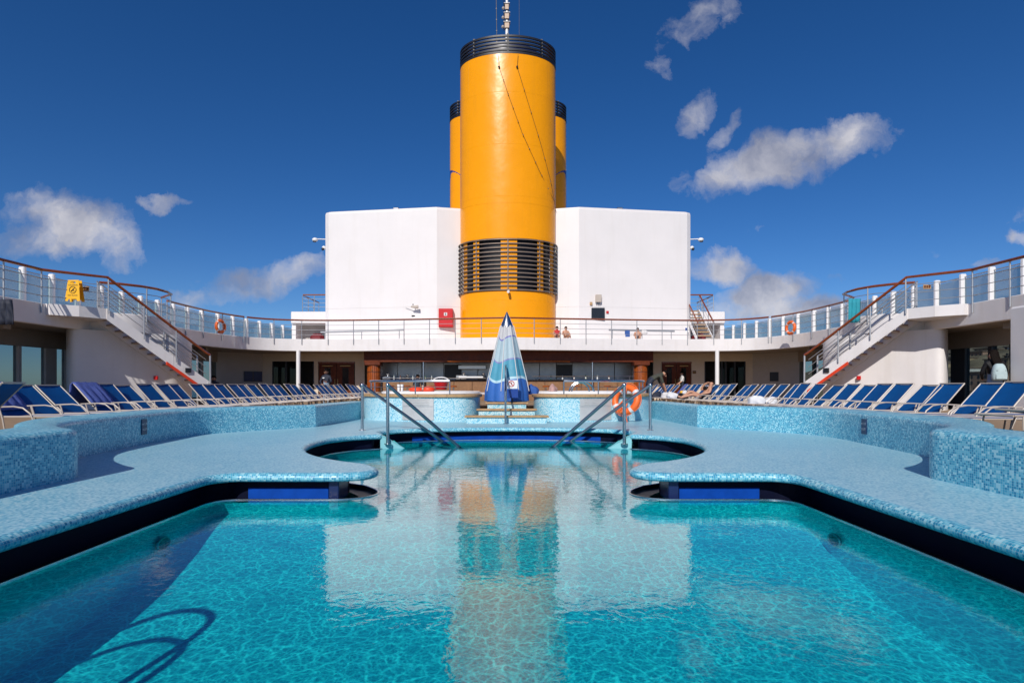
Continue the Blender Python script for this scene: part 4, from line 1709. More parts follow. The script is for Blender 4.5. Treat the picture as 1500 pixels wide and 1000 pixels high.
# ------------------------------------------------------------------ deckhouses either side of the funnel
ZT = 11.46
for s in (-1, 1):
    t = thing('deckhouse', 'tall white windowless casing %s the yellow funnel' % ('with the black screen, to the sunbather side of' if s > 0 else 'with the red fire cabinet, beside'), 'deckhouse', (s * 7, 36, DZ), 'white casings beside the funnel')
    foot = [(s * 2.0, 33.6), (s * 2.9, 33.42), (s * 4.14, 33.15), (s * 10.75, 34.12), (s * 11.0, 34.3), (s * 11.08, 34.6), (s * 11.08, 42), (s * 2.0, 42)]
    zlow = 5.62
    m_ = MB().prism(foot, DZ - .08, zlow - .006)
    m_.build('lower_plating', M['white_far'], t)
    m_ = MB()
    r1 = [(x, y, zlow) for x, y in foot]
    r2 = [(x, y, ZT - .18) for x, y in foot]
    cx_, cy_ = s * 6.5, 38
    r3 = [(x + (cx_ - x) * .006, y + (cy_ - y) * .006, ZT - .05) for x, y in foot]
    r4 = [(x + (cx_ - x) * .03, y + (cy_ - y) * .03, ZT) for x, y in foot]
    m_.loft([r1, r2, r3, r4], closed=True)
    m_.uv = {}
    b0 = m_.add(r4)
    for tri in tessellate_polygon([[Vector((p[0], p[1], 0)) for p in r4]]):
        m_.f.append([b0 + i for i in tri])
    m_.build('upper_plating', M['white_far'], t)
    # floodlights: arm on the outer edge, lamp on the roof
    ar = thing('floodlight', 'white floodlight on an arm at the outer edge of the %s casing' % ('black-screen' if s > 0 else 'fire-cabinet'), 'lamp', (s * 11.1, 34.6, 9.8), 'floodlights on the casings')
    p0 = Vector((s * 11.0, 34.6, 9.9))
    MB().tube([p0, p0 + Vector((s * .55, -.1, 0))], .03, 8).build('arm', M['white_clean'], ar)
    MB().ball(p0 + Vector((s * .68, -.15, -.06)), .15, 12, 1.2, 1.0, .8).build('head', M['white_clean'], ar, smooth=True)
    MB().lathe([(.11, 0), (.06, .05)], 12, tuple(p0 + Vector((s * .70, -.2, -.2)))).build('lens', M['black'], ar)
    a2 = thing('dome_camera', 'small white dome camera on the %s casing edge' % ('black-screen' if s > 0 else 'fire-cabinet'), 'camera', (s * 11.1, 34.6, 9.3), 'dome cameras')
    MB().ball((s * 11.16, 34.5, 9.36), .12, 12).build('dome', M['white_clean'], a2, smooth=True)
    MB().ball((s * 11.2, 34.42, 9.27), .09, 10).build('lens', M['black'], a2, smooth=True)
    rx = xat(578, 34.0) if s < 0 else xat(910, 34.0)
    a3 = thing('roof_lamp', 'small grey lamp on the roof of the %s casing' % ('black-screen' if s > 0 else 'fire-cabinet'), 'lamp', (rx, 34.4, ZT), 'roof lamps')
    MB().tube([(rx, 34.5, ZT - .1), (rx, 34.5, ZT + .12)], .04, 8).build('stem', M['rail_grey'], a3)
    MB().bbox(rx - .17, rx + .17, 34.35, 34.6, ZT + .1, ZT + .32, .03).build('housing', M['steel_dark'], a3)

# things fixed to the casings
def on_wall(px, py, push=0.0):
    """point on the front plane of a casing"""
    s = -1 if px < VX else 1
    a, b = Vector((s * 4.14, 33.15)), Vector((s * 10.75, 34.12))
    # ray x = CX + k*d
    k = (px - VX) / F
    m = (b.y - a.y) / (b.x - a.x)
    d = (a.y + m * (CX - a.x)) / (1 - m * k)
    if abs(CX + k * d) < 4.14:
        a2, b2 = Vector((s * 2.9, 33.42)), Vector((s * 4.14, 33.15))
        m = (b2.y - a2.y) / (b2.x - a2.x)
        d = (a2.y + m * (CX - a2.x)) / (1 - m * k)
    d -= push
    return dp(px, py, d)


def wall_box(name, lab, cat, x0, x1, y0, y1, depth, mat, extra=None):
    a, b = on_wall(x0, y1), on_wall(x1, y0)
    yb = max(a.y, b.y)
    t = thing(name, lab, cat, ((a.x + b.x) / 2, yb, a.z))
    MB().bbox(a.x, b.x, yb - depth, yb + .02, a.z, b.z, .015).build('case', M[mat], t)
    return t, a, b, yb


t, a, b, yb = wall_box('fire_cabinet', 'red fire cabinet on the white casing beside the funnel', 'cabinet', 643, 664, 453, 479.5, .38, 'red')
MB().box(a.x + .03, b.x - .03, yb - .40, yb - .381, a.z + .03, b.z - .03).build('door', M['red'], t)
cxm = (a.x + b.x) / 2
MB().box(cxm - .09, cxm + .09, yb - .406, yb - .401, a.z + .66, a.z + .84).build('sticker', M['sign_white'], t)
MB().box(cxm - .05, cxm + .05, yb - .41, yb - .4065, a.z + .69, a.z + .74).box(cxm - .05, cxm + .05, yb - .41, yb - .4065, a.z + .76, a.z + .81).build('pictogram', M['sign_ink'], t)
t, a, b, yb = wall_box('wall_screen', 'square black screen on the white casing above the railing', 'screen', 866, 885.5, 451, 468.5, .12, 'glass_frame')
MB().box(a.x + .04, b.x - .04, yb - .126, yb - .121, a.z + .04, b.z - .04).build('glass', M['dark_screen'], t)
t, a, b, yb = wall_box('junction_box', 'cream electrical box with cable glands above the black screen', 'box', 872, 880.5, 432, 443, .22, 'cream')
for k in range(3):
    MB().lathe([(.03, 0), (.03, .1)], 8, (a.x + .07 + k * .09, yb - .12, a.z - .1)).build('gland', M['steel_dark'], t)
wall_box('small_box', 'tiny tan box left of the cream electrical box', 'box', 864, 867.5, 442.5, 447, .1, 'teak')[0]
t, a, b, yb = wall_box('alarm_button', 'tiny red alarm button right of the black screen', 'alarm', 888, 891.5, 455.5, 459, .08, 'red')
t, a, b, yb = wall_box('notice_strip', 'white strip with three small square notices near the aft stair', 'sign', 994, 1009, 479, 487, .03, 'sign_white')
for k, mt in enumerate(('logo_blue', 'brass', 'logo_blue')):
    x0 = a.x + .04 + k * .19
    MB().box(x0, x0 + .13, yb - .036, yb - .031, a.z + .12, b.z - .05).build('notice', M[mt], t)
# pole camera on the left casing
p = on_wall(605, 449, .35)
t = thing('bracket_speaker', 'grey horn speaker on a bracket arm on the casing left of the fire cabinet', 'speaker', p)
MB().tube([p + Vector((-.55, .2, .12)), p + Vector((-.1, 0, .03))], .018, 6).build('arm', M['white_clean'], t)
MB().tube([p + Vector((-.12, 0, 0)), p + Vector((.3, 0, -.02))], [.05, .11], 12).build('horn', M['cream'], t, smooth=True)
MB().ball(p + Vector((.0, 0, .12)), .04, 8).build('knob', M['black'], t)
t, a, b, yb = wall_box('name_plate', 'tiny black plate under the horn speaker', 'plate', 603, 609, 461.5, 464, .03, 'black')
# pipe rails on brackets in front of the casings
for (x0, x1, y0, y1, lab) in ((470, 591, 486.5, 483, 'long grey pipe rail below the horn speaker'), (892, 988, 483, 485, 'long grey pipe rail where the blue towel hangs')):
    a, b = on_wall(x0, y0, 1.0), on_wall(x1, y1, 1.0)
    t = thing('pipe_rail', lab, 'rail', ((a.x + b.x) / 2, a.y, DZ), 'pipe rails in front of the casings')
    MB().tube([a, b], .055, 10).build('pipe', M['rail_grey'], t, smooth=True)
    for q in (.05, .5, .95):
        c = a.lerp(b, q)
        MB().tube([c, Vector((c.x, c.y, DZ - .06))], .025, 8).build('post', M['rail_grey'], t)

# ------------------------------------------------------------------ funnels
FC, FR, FD = 33.55, 2.80, .66      # centre depth, half width, depth ratio


def funnel(name, lab, c, r, ry, z0, zb, zt, group, louvre, emblem=0):
    t = thing(name, lab, 'funnel', (c[0], c[1], z0), group)
    if louvre:
        # barrel with recessed intake openings
        m_ = MB().lathe([(r, z0), (r, z0 + 2.86)], 96, (c[0], c[1], 0), 1, ry)
        m_.build('barrel', M['yellow'], t, smooth=True)
        MB().lathe([(r, z0 + 5.80), (r, 11.2)], 96, (c[0], c[1], 0), 1, ry).build('barrel', M['yellow'], t, smooth=True)
        MB().lathe([(r + .004, 11.205), (r + .004, zb)], 96, (c[0], c[1], 0), 1, ry).build('barrel', M['yellow'], t, smooth=True)
        MB().lathe([(r * .86, z0 + 2.8), (r * .86, z0 + 5.9)], 64, (c[0], c[1], 0), 1, ry).build('intake_core', M['black'], t, smooth=True)
        # yellow ribs between the openings
        for px, w in ((697, 9), (722, 0), (745.5, 24), (792, 9), (680, 6), (810, 6)):
            if w == 0:
                continue
            xx_ = CX + (px - VX) / F * 31.9
            hw = w / 2 / F * 31.9
            u0, u1 = [math.acos(max(-1, min(1, (q - c[0]) / r))) for q in (xx_ - hw, xx_ + hw)]
            MB().lathe([(r - .01, z0 + 2.84), (r - .01, z0 + 5.82)], 6, (c[0], c[1], 0), 1, ry, -u0, -u1).build('rib', M['yellow'], t, smooth=True)
        # louvre slats
        ns = 13
        for k in range(ns):
            z = z0 + 2.93 + k * 2.82 / (ns - 1)
            ro = r * 1.045
            MB().lathe([(ro - .10, z + .03), (ro, z), (ro, z - .05), (ro - .10, z - .015), (ro - .10, z + .03)], 80, (c[0], c[1], 0), 1, ry).build('louvre_slat', M['louvre'], t, smooth=True)
        for ang in (-math.pi * .5, -math.pi * .72, -math.pi * .28, -math.pi * .9, -math.pi * .1):
            x, y = c[0] + r * 1.0 * math.cos(ang), c[1] + r * ry * 1.0 * math.sin(ang)
            MB().box(x - .03, x + .03, y - .06, y + .06, z0 + 2.88, z0 + 5.72).build('louvre_bracket', M['louvre'], t)
    else:
        MB().lathe([(r, z0), (r, zb)], 80, (c[0], c[1], 0), 1, ry).build('barrel', M['yellow'], t, smooth=True)
    # black top: open rings on a black inner drum
    m_ = MB().lathe([(r + .02, zb - .02), (r + .02, zb + .1), (r - .05, zb + .1)], 96, (c[0], c[1], 0), 1, ry)
    m_.build('crown_base', M['black'], t, smooth=True)
    MB().lathe([(r * .62, zb - .5), (r * .62, zt - .12), (r * .1, zt - .12)], 48, (c[0], c[1], 0), 1, ry).build('exhaust_drum', M['navy'], t, smooth=True)
    nr = 5
    for k in range(nr):
        z = zb + .13 + (zt - zb - .15) * (k + .35) / nr
        MB().lathe([(r - .09, z - .055), (r + .01, z - .055), (r + .02, z), (r + .01, z + .055), (r - .09, z + .055), (r - .09, z - .055)], 96, (c[0], c[1], 0), 1, ry).build('crown_ring', M['black'], t, smooth=True)
    for k in range(8):
        ang = -math.pi / 2 + 2 * math.pi * k / 8
        x, y = c[0] + (r - .1) * math.cos(ang), c[1] + (r - .1) * ry * math.sin(ang)
        MB().box(x - .06, x + .06, y - .06, y + .06, zb, zt - .02).build('crown_strut', M['black'], t)
    return t


zb = EYE + (HY - 77.6) * (FC - FR * FD) / F
zt = EYE + (HY - 48.5) * (FC - FR * FD) / F
fun = funnel('funnel', 'tall yellow front funnel with black ringed top and louvred band', (CX - .06, FC), FR, FD, DZ - .06, zb, zt, None, True)
for s in (-1, 1):
    r2 = 1.98
    c2 = (s * 2.12, 40.2)
    t = funnel('funnel', 'yellow rear funnel with blue emblem %s' % ('in the shadow of the front funnel' if s > 0 else 'on its sunny side behind the front funnel'), c2, r2, .72, DZ - .06, zb - .02, zt, 'rear funnels', False)
    # curved blue emblem, a broad letter C wrapped on the outer side
    ang_c = math.pi if s < 0 else 0
    m_ = MB()
    n_ = 40
    zc, hz, ha = 13.4, 2.7, 1.5
    rr = r2 + .012
    pts_o, pts_i = [], []
    for k in range(n_ + 1):
        a = math.radians(50) + math.radians(260) * k / n_
        for lst, f_ in ((pts_o, 1.0), (pts_i, .15)):
            ah = ang_c + ha * f_ * math.cos(a) * (1 if s > 0 else -1) + (0)
            lst.append((c2[0] + rr * math.cos(ah), c2[1] + rr * .72 * math.sin(ah), zc + hz * f_ * math.sin(a)))
    m_.loft([pts_o, pts_i])
    m_.uv = {}
    m_.build('emblem', M['logo_blue'], t)
# bullet camera below the louvres
p = dp(745, 427, FC - FR * FD - .25)
t = thing('bullet_camera', 'small white camera on the yellow funnel below the louvres', 'camera', p)
MB().tube([p + Vector((0, .3, .1)), p + Vector((0, .05, .06))], .03, 6).build('bracket', M['white_clean'], t)
MB().tube([p + Vector((0, .1, .04)), p + Vector((-.02, -.18, -.04))], .075, 10).build('housing', M['white_clean'], t, smooth=True)
# cables with bulbs hanging down the front
for (pts, lab, nb_) in (([(730, 80), (731, 98), (745, 140), (765, 195), (790, 250), (812, 295)], 'beaded cable strung down the front funnel from its left pulley', 9), ([(759, 80), (757.5, 98), (772, 145), (792, 210), (806, 262), (813, 300)], 'thin cable strung down the front funnel from its right pulley', 5)):
    P3 = []
    for (x, y) in pts:
        d = FC - FR * FD - .08
        q = dp(x, y, d)
        for _ in range(4):
            u_ = max(-1, min(1, (q.x - (CX - .06)) / (FR + .06)))
            d = FC - (FR + .06) * FD * math.sqrt(max(0, 1 - u_ * u_)) - .03
            q = dp(x, y, d)
        P3.append(q)
    t = thing('light_cable', lab, 'cable', P3[0], 'cables on the front funnel')
    MB().tube(P3, .009, 5).build('wire', M['black'], t)
    MB().ball(P3[1], .06, 8).build('pulley', M['black'], t)
    for k, q in enumerate(resample(P3[1:], nb_ + 2)[1:-1]):
        MB().ball(q + Vector((0, -.02, 0)), .035, 6).build('bulb', M['louvre'], t)
# mast above the funnel
c = dp(742.5, 40, 37.0)
t = thing('radio_mast', 'white radio mast with instruments rising behind the front funnel', 'mast', (c.x, 37, 12))
MB().lathe([(.10, 12), (.10, 24.2), (.085, 24.2), (.085, 29.5)], 14, (c.x, 37, 0)).build('pole', M['white_clean'], t, smooth=True)
for z, w in ((25.55, .13), (24.95, .15), (24.35, .16)):
    MB().bbox(c.x - w, c.x + w, 36.85, 37.15, z - .18, z + .18, .02).build('instrument_box', M['louvre'], t)
    MB().ball((c.x - w - .1, 36.85, z - .12), .1, 8).build('lamp', M['cream'], t)
    MB().bbox(c.x - w - .06, c.x + w + .06, 36.8, 37.2, z + .19, z + .23).build('shelf', M['white_clean'], t)
MB().tube([(c.x - .2, 36.9, 24), (c.x - .2, 36.9, 29.5)], .02, 6).build('cable', M['black'], t)
for px, lab in ((726, 'dark stay wire with pale insulators left of the radio mast'), (760.5, 'thin dark stay wire right of the radio mast')):
    a, b = dp(px + (2 if px < 740 else 0), 75, 36.0), dp(px, -60, 36.0)
    t = thing('stay_wire', lab, 'wire', a, 'stay wires at the mast')
    MB().tube([a, b], .012 if px > 740 else .022, 5).build('wire', M['black'], t)
    if px < 740:
        for k in range(7):
            MB().ball(a.lerp(b, .1 + .12 * k), .04, 6).build('insulator', M['cream'], t)

# ------------------------------------------------------------------ small deckhouses aft, outer stairs
for s in (-1, 1):
    xi, xo = s * 11.1, s * (13.9 if s < 0 else 13.9)
    t = thing('aft_house', 'low white house aft of the %s with a railed roof' % ('outer stair' if s > 0 else 'sea-side windscreen'), 'deckhouse', (s * 12.5, 37, DZ), 'low aft houses')
    lo, hi = sorted((xi, xo))
    MB().bbox(lo, hi, 36.4, 41, 5.0, 5.75, .04).build('roof_band', M['white_far'], t)
    MB().box(lo, hi, 37.6, 37.7, DZ - .06, 5.0).build('back_wall', M['grey_wall'], t)
    MB().box(*sorted((xo, xo - s * .25)), 36.6, 37.6, DZ - .06, 5.0).build('corner_post', M['white_far'], t)
    MB().box(*sorted((s * 11.15, s * 11.75)), 36.9, 37.0, DZ - .06, 4.95).build('door', M['wood_red'] if s < 0 else M['wood_dark'], t)
    MB().bbox(*sorted((s * 12.0, s * 12.9)), 36.9, 37.5, DZ - .06, 4.4, .2).build('drum', M['maroon'], t)  # red drum, its shade put into the maroon colour
    rp = [(s * 11.4, 36.6, 0), (s * 13.3, 36.6, 0), (s * 13.3, 40, 0)]
    railing('roof_railing', 'varnished rail on the roof of the aft house %s' % ('above the outer stair' if s > 0 else 'left of the fire-cabinet casing'), rp, 'roof rails of the aft houses', zr=6.85, zb=5.75, foot=0, spacing=1.0)
# outer stair up the right casing
t = thing('outer_stair', 'narrow wooden-tread stair beside the right casing', 'staircase', (11.9, 33.5, DZ))
p0, p1 = dp(1034, 497, 32.6), dp(1014, 455, 35.2)
for k in range(9):
    q = p0.lerp(p1, k / 8)
    MB().box(q.x - .42, q.x + .42, q.y, q.y + .28, q.z - .03, q.z + .02).build('tread', M['teak'], t)
for sx in (-.46, .46):
    MB().obox((p0 + p1) / 2 + Vector((sx, .14, 0)), Vector((.025, 0, 0)), (p1 - p0) / 2, Vector((0, -.0, .12))).build('stringer', M['white_clean'], t)
    MB().tube([p0 + Vector((sx, 0, .95)), p1 + Vector((sx, 0, .95))], .045, 8).build('handrail', M['varnish'], t)
    for q in (0, .33, .66, 1):
        b = p0.lerp(p1, q) + Vector((sx, .1, 0))
        MB().tube([b, b + Vector((0, 0, .95))], .018, 6).build('post', M['rail_grey'], t)
    for bz in (.3, .6):
        MB().tube([p0 + Vector((sx, 0, bz)), p1 + Vector((sx, 0, bz))], .012, 6).build('bar', M['rail_grey'], t)

# ================================================================== SUN LOUNGERS
LZ = .2
LH, LB = .29, .745      # seat height, backrest length


def make_lounger(flat=False, mat='sling', ang=48):
    """local frame: x from foot (0) to head, y across, z up from the deck"""
    t = thing('sun_lounger', 'x', 'sun lounger', (0, 0, 0))
    W, H = .285, (.40 if flat else LH)
    L1, L2 = 1.12, LB
    a = R(8 if flat else ang)
    hx, hz = L1 + L2 * math.cos(a), H + L2 * math.sin(a)
    # seat sling with slight sag
    rows = []
    for k in range(7):
        x = .02 + (L1 - .04) * k / 6
        rows.append([(x, -W + .01, H), (x, -W * .4, H - .018), (x, W * .4, H - .018), (x, W - .01, H)])
    m_ = MB().loft(rows)
    m_.uv = {}
    m_.build('seat', M[mat], t, smooth=True)
    rows = []
    for k in range(6):
        q = .01 + (L2 - .02) * k / 5
        x, z = L1 + q * math.cos(a), H + q * math.sin(a)
        nx, nz = math.sin(a) * .014, -math.cos(a) * .014
        rows.append([(x, -W + .01, z), (x + nx, -W * .4, z + nz), (x + nx, W * .4, z + nz), (x, W - .01, z)])
    m_ = MB().loft(rows)
    m_.uv = {}
    m_.build('backrest', M[mat], t, smooth=True)
    fr_ = MB()
    for sy in (-1, 1):
        fr_.tube([(0, sy * W, H), (L1, sy * W, H)], .016, 6)
    fr_.tube([(0, -W, H), (0, W, H)], .016, 6)
    fr_.build('seat_frame', M['cream'], t, smooth=True)
    bf = MB()
    for sy in (-1, 1):
        bf.tube([(L1, sy * W, H), (hx, sy * W, hz)], .013, 6)
    bf.tube([(hx, -W, hz), (hx, W, hz)], .016, 6)
    bf.build('back_frame', M['cream'], t, smooth=True)
    for sy in (-1, 1):
        y = sy * (W + .03)
        MB().tube([(.55, y, .01), (.58, y, .18), (.65, y, .34), (.77, y, .435), (.92, y, .46), (1.08, y, .455), (1.26, y, .445)], .013, 6).build('armrest', M['cream'], t, smooth=True)
        MB().tube([(1.06, y, .01), (1.10, y, .25), (1.16, y, .45)], .013, 6).build('leg', M['cream'], t, smooth=True)
        MB().tube([(.08, y * .98, .01), (.12, y * .98, .16), (.14, sy * W, H)], .013, 6).build('leg', M['cream'], t, smooth=True)
    return t


def place(root, x, d, rz, label, group, z=LZ):
    root.location = (x, d, z)
    root.rotation_euler = (0, 0, rz)
    root['label'] = label
    root['group'] = group
    return root


proto = make_lounger()
variants = [make_lounger(ang=q) for q in (44.5, 51)]
used = [False]


def lounger(x, d, rz, label, group):
    if not used[0]:
        used[0] = True
        return place(proto, x, d, rz, label, group)
    q = random.random()
    if 'draped' in label and 'back is' in label or 'bikini' in label:
        q = 0
    src = proto if q < .6 else variants[0 if q < .8 else 1]
    return place(copy_tree(src), x, d, rz, label, group)


flat_proto = make_lounger(flat=True)
GL, GR = 'blue sling loungers in the shaded-side row', 'blue sling loungers in the sunlit-side row'
HEADX = 1.12 + LB * math.cos(R(48))


def row_x(d):
    return 8.72 - .062 * (d - 10)


NL = 33
KS, KT = 20, 4      # the sunbather's lounger, the towel-draped lounger
ORD = ['', 'first', 'second', 'third', 'fourth', 'fifth', 'sixth', 'seventh', 'eighth', 'ninth', 'tenth', 'eleventh', 'twelfth', 'thirteenth', 'fourteenth', 'fifteenth', 'sixteenth', 'seventeenth', 'eighteenth', 'nineteenth', 'twentieth'] + \
    ['twenty-' + q for q in ('first', 'second', 'third', 'fourth', 'fifth', 'sixth', 'seventh', 'eighth', 'ninth')]
for s in (-1, 1):
    for k in range(NL):
        d = 9.05 + .615 * k + random.uniform(-.045, .045)
        if s < 0 and k in (0,):
            continue
        hx = row_x(d) + random.uniform(-.10, .10)
        yaw = random.uniform(-.05, .05)
        # head outwards: local +x points to +s X
        rz = yaw if s > 0 else math.pi + yaw
        fx = s * (hx - HEADX)
        if s > 0:
            lab = 'blue sling lounger, %s from the sunbathing woman towards the %s' % (ORD[abs(k - KS)], 'bar' if k > KS else 'backpack woman')
            if k == KS:
                lab = 'blue sling lounger on which the woman in the bikini sunbathes'
        else:
            lab = 'blue sling lounger, %s from the draped towel towards the %s' % (ORD[abs(k - KT)], 'bar' if k > KT else 'reversed lounger')
            if k == KT:
                lab = 'blue sling lounger whose back is draped with a purple-blue towel'
        lounger(fx, d, rz, lab, GR if s > 0 else GL)
for v_, (s_, d_) in zip(variants, ((1, 29.6), (-1, 29.6))):
    place(v_, s_ * (row_x(d_) - HEADX), d_, 0 if s_ > 0 else math.pi, 'blue sling lounger at the very end of the %s row, next to the bar' % ('sunlit' if s_ > 0 else 'shaded'), GR if s_ > 0 else GL)
# flat loungers close to the walls at the frame edges
place(flat_proto, 8.1, 6.75, R(172), 'blue lounger lying flat behind the sunlit mosaic block', 'flat loungers at the wall ends')
f2 = place(copy_tree(flat_proto), 6.75, 7.85, R(5), 'blue lounger lying flat in front of the sunlit row', 'flat loungers at the wall ends')
f3 = place(copy_tree(flat_proto), -6.35, 6.7, R(172), 'blue lounger lying flat behind the shaded mosaic block', 'flat loungers at the wall ends')
# lounger facing the other way with its back draped
rv = place(copy_tree(proto), -8.9, 8.1, R(14), 'reversed lounger with a towel over its back at the shaded wall end', 'loungers draped with towels')


def towel_over(name, lab, pts_c, w_axis, w, mat, drop, n=10, thick=.012):
    """cloth draped over an edge: rows along the profile, folds across"""
    t = thing(name, lab, 'towel', pts_c[0], 'towels on the loungers')
    rows = []
    for j, p in enumerate(pts_c):
        row = []
        for k in range(n + 1):
            q = (k / n - .5) * w
            wob = .012 * math.sin(k * 2.1 + j * .7) + .008 * math.sin(k * 4.3 + j)
            row.append(Vector(p) + Vector(w_axis) * q + Vector((wob, wob * .6, wob * .5)))
        rows.append(row)
    m_ = MB().loft(rows)
    m_.uv = {}
    o_ = m_.build('cloth', M[mat], t, smooth=True)
    sol = o_.modifiers.new('thickness', 'SOLIDIFY')
    sol.thickness = thick
    return t


def back_pts(root, lift=.03):
    """profile over a lounger's backrest: front face up, over the top, down behind"""
    mw = world_of(root)
    a = R(48)
    L1, L2, H = 1.12, LB, LH
    loc = []
    for q in (.12, .3, .5, .66):
        loc.append((L1 + q * math.cos(a) - lift * math.sin(a), 0, H + q * math.sin(a) + lift * math.cos(a)))
    hx, hz = L1 + L2 * math.cos(a), H + L2 * math.sin(a)
    loc += [(hx, 0, hz + .035), (hx + .05, 0, hz - .02), (hx + .07, 0, hz - .2), (hx + .08, 0, hz - .42)]
    return [mw @ Vector(p) for p in loc], (mw.to_3x3() @ Vector((0, 1, 0)))


LNG = [o for o in COL.objects if o.name.startswith('sun_lounger')]


def nearest(x, d):
    return min(LNG, key=lambda o: (Vector((o.location.x, o.location.y)) - Vector((x, d))).length)


for (lab_has, label) in (('draped with a purple', 'purple-blue towel hung over a lounger back beside the shaded wall'), ('reversed lounger', 'rumpled blue towel over the reversed lounger at the wall end')):
    L0 = [o for o in LNG if lab_has in o['label']][0]
    pts, ax = back_pts(L0)
    towel_over('draped_towel', label, pts, ax, .60, 'towel', .4)
# extra towel wide at the draped lounger, and a pale violet one on the right row
L0 = nearest(row_x(25.0) - HEADX, 25.0)
pts, ax = back_pts(L0)
towel_over('draped_towel', 'pale violet towel laid over a lounger back near the bending man', pts[:6], ax, .5, 'towel', .3)


def heap(name, lab, cat, c, r, h, mat, seed=0, group=None, sx=1.0, sy=1.0):
    """soft crumpled bundle"""
    rnd = random.Random(seed)
    t = thing(name, lab, cat, c, group)
    bm = bmesh.new()
    bmesh.ops.create_icosphere(bm, subdivisions=3, radius=1)
    ph = [rnd.uniform(0, 6) for _ in range(6)]
    for v in bm.verts:
        p = v.co
        k = 1 + .13 * math.sin(4 * p.x + ph[0]) + .1 * math.sin(6 * p.y + ph[1]) + .08 * math.sin(8 * p.z + 5 * p.x + ph[2])
        v.co = Vector((p.x * r * sx * k, p.y * r * sy * k, max(p.z, -.25) * h * k + .25 * h))
    m_ = MB()
    m_.from_bm(bm)
    m_.v = [tuple(Vector(v) + Vector(c)) for v in m_.v]
    m_.build('cloth', M[mat], t, smooth=True)
    return t


seat = LZ + LH
# rolled white towels and bags along the sunlit row
c = dp(1096, 590, 13.5)
for k, (px, lab) in enumerate(((1108, 'plump white rolled towel on a seat of the sunlit row'), (1129, 'flatter white rolled towel next to the plump one'))):
    d = 16.6
    x = CX + (px - VX) / F * d
    heap('rolled_towel', lab, 'towel', (x, d, seat), .17 if k == 0 else .16, .2 if k == 0 else .15, 'towel_white', k, sx=1.3)
for k, (px, d, mat, lab, r) in enumerate(((985, 23.5, 'towel_white', 'white bundle of clothes on a far seat of the sunlit row', .24), (975, 24.4, 'cloth_white', 'pale crumpled clothes beside the white bundle', .22), (1000, 22.4, 'cloth_black', 'black bag among the clothes on the sunlit row', .22), (1003, 22.3, 'towel_white', 'white cap resting on the black bag', .12), (962, 25.2, 'cloth_navy', 'dark garment at the end of the sunlit row', .25))):
    x = CX + (px - VX) / F * d
    heap('clothes_bundle', lab, 'clothes', (x, d, seat + (.2 if k == 3 else -.02)), r, r * .9, mat, 10 + k)
heap('yellow_cloth', 'small yellow cloth on top of the black bag', 'cloth', (CX + (999 - VX) / F * 22.4, 22.4, seat + .2), .09, .1, 'yellow_sign', 33)

# towels and things on the upper deck rails
p = on_wall(919, 487, 1.08)
t = thing('hung_towel', 'blue towel hung over the grey pipe rail', 'towel', p)
MB().bbox(p.x - .13, p.x + .13, p.y - .08, p.y - .05, p.z - .25, p.z + .12, .01).bbox(p.x - .13, p.x + .13, p.y + .06, p.y + .09, p.z - .12, p.z + .12, .01).build('cloth', M['cloth_blue'], t)
p = on_wall(943, 486, 1.08)
heap('hung_shirt', 'pale shirt bunched on the grey pipe rail beside the blue towel', 'clothes', (p.x, p.y - .05, p.z - .12), .17, .2, 'cloth_white', 5)
p = Vector((13.6, 20.6, 4.0))
q = dp(1252, 452, 20.2)
t = thing('turquoise_towel', 'turquoise towel hanging on the curled rail of the right stair head', 'towel', q)
m_ = MB().loft([[(q.x - .22 + .042 * k, q.y + .02 * math.sin(k * 1.9 + j * .4), q.z + .35 - .17 * j) for k in range(11)] for j in range(6)])
m_.uv = {}
o_ = m_.build('cloth', M['turquoise'], t, smooth=True)
o_.modifiers.new('thickness', 'SOLIDIFY').thickness = .015
q = dp(14, 456, 13.6)
t = thing('hanging_jacket', 'dark blue jacket hanging from the gallery railing at the wall end', 'jacket', q)
m_ = MB().loft([[(q.x - .24 + .035 * k * (1 + .06 * j), q.y + .03 * math.sin(k * 1.7 + j * .6), q.z + .28 - .12 * j) for k in range(9)] for j in range(6)])
m_.uv = {}
o_ = m_.build('cloth', M['cloth_navy'], t, smooth=True)
o_.modifiers.new('thickness', 'SOLIDIFY').thickness = .03

# ------------------------------------------------------------------ life rings


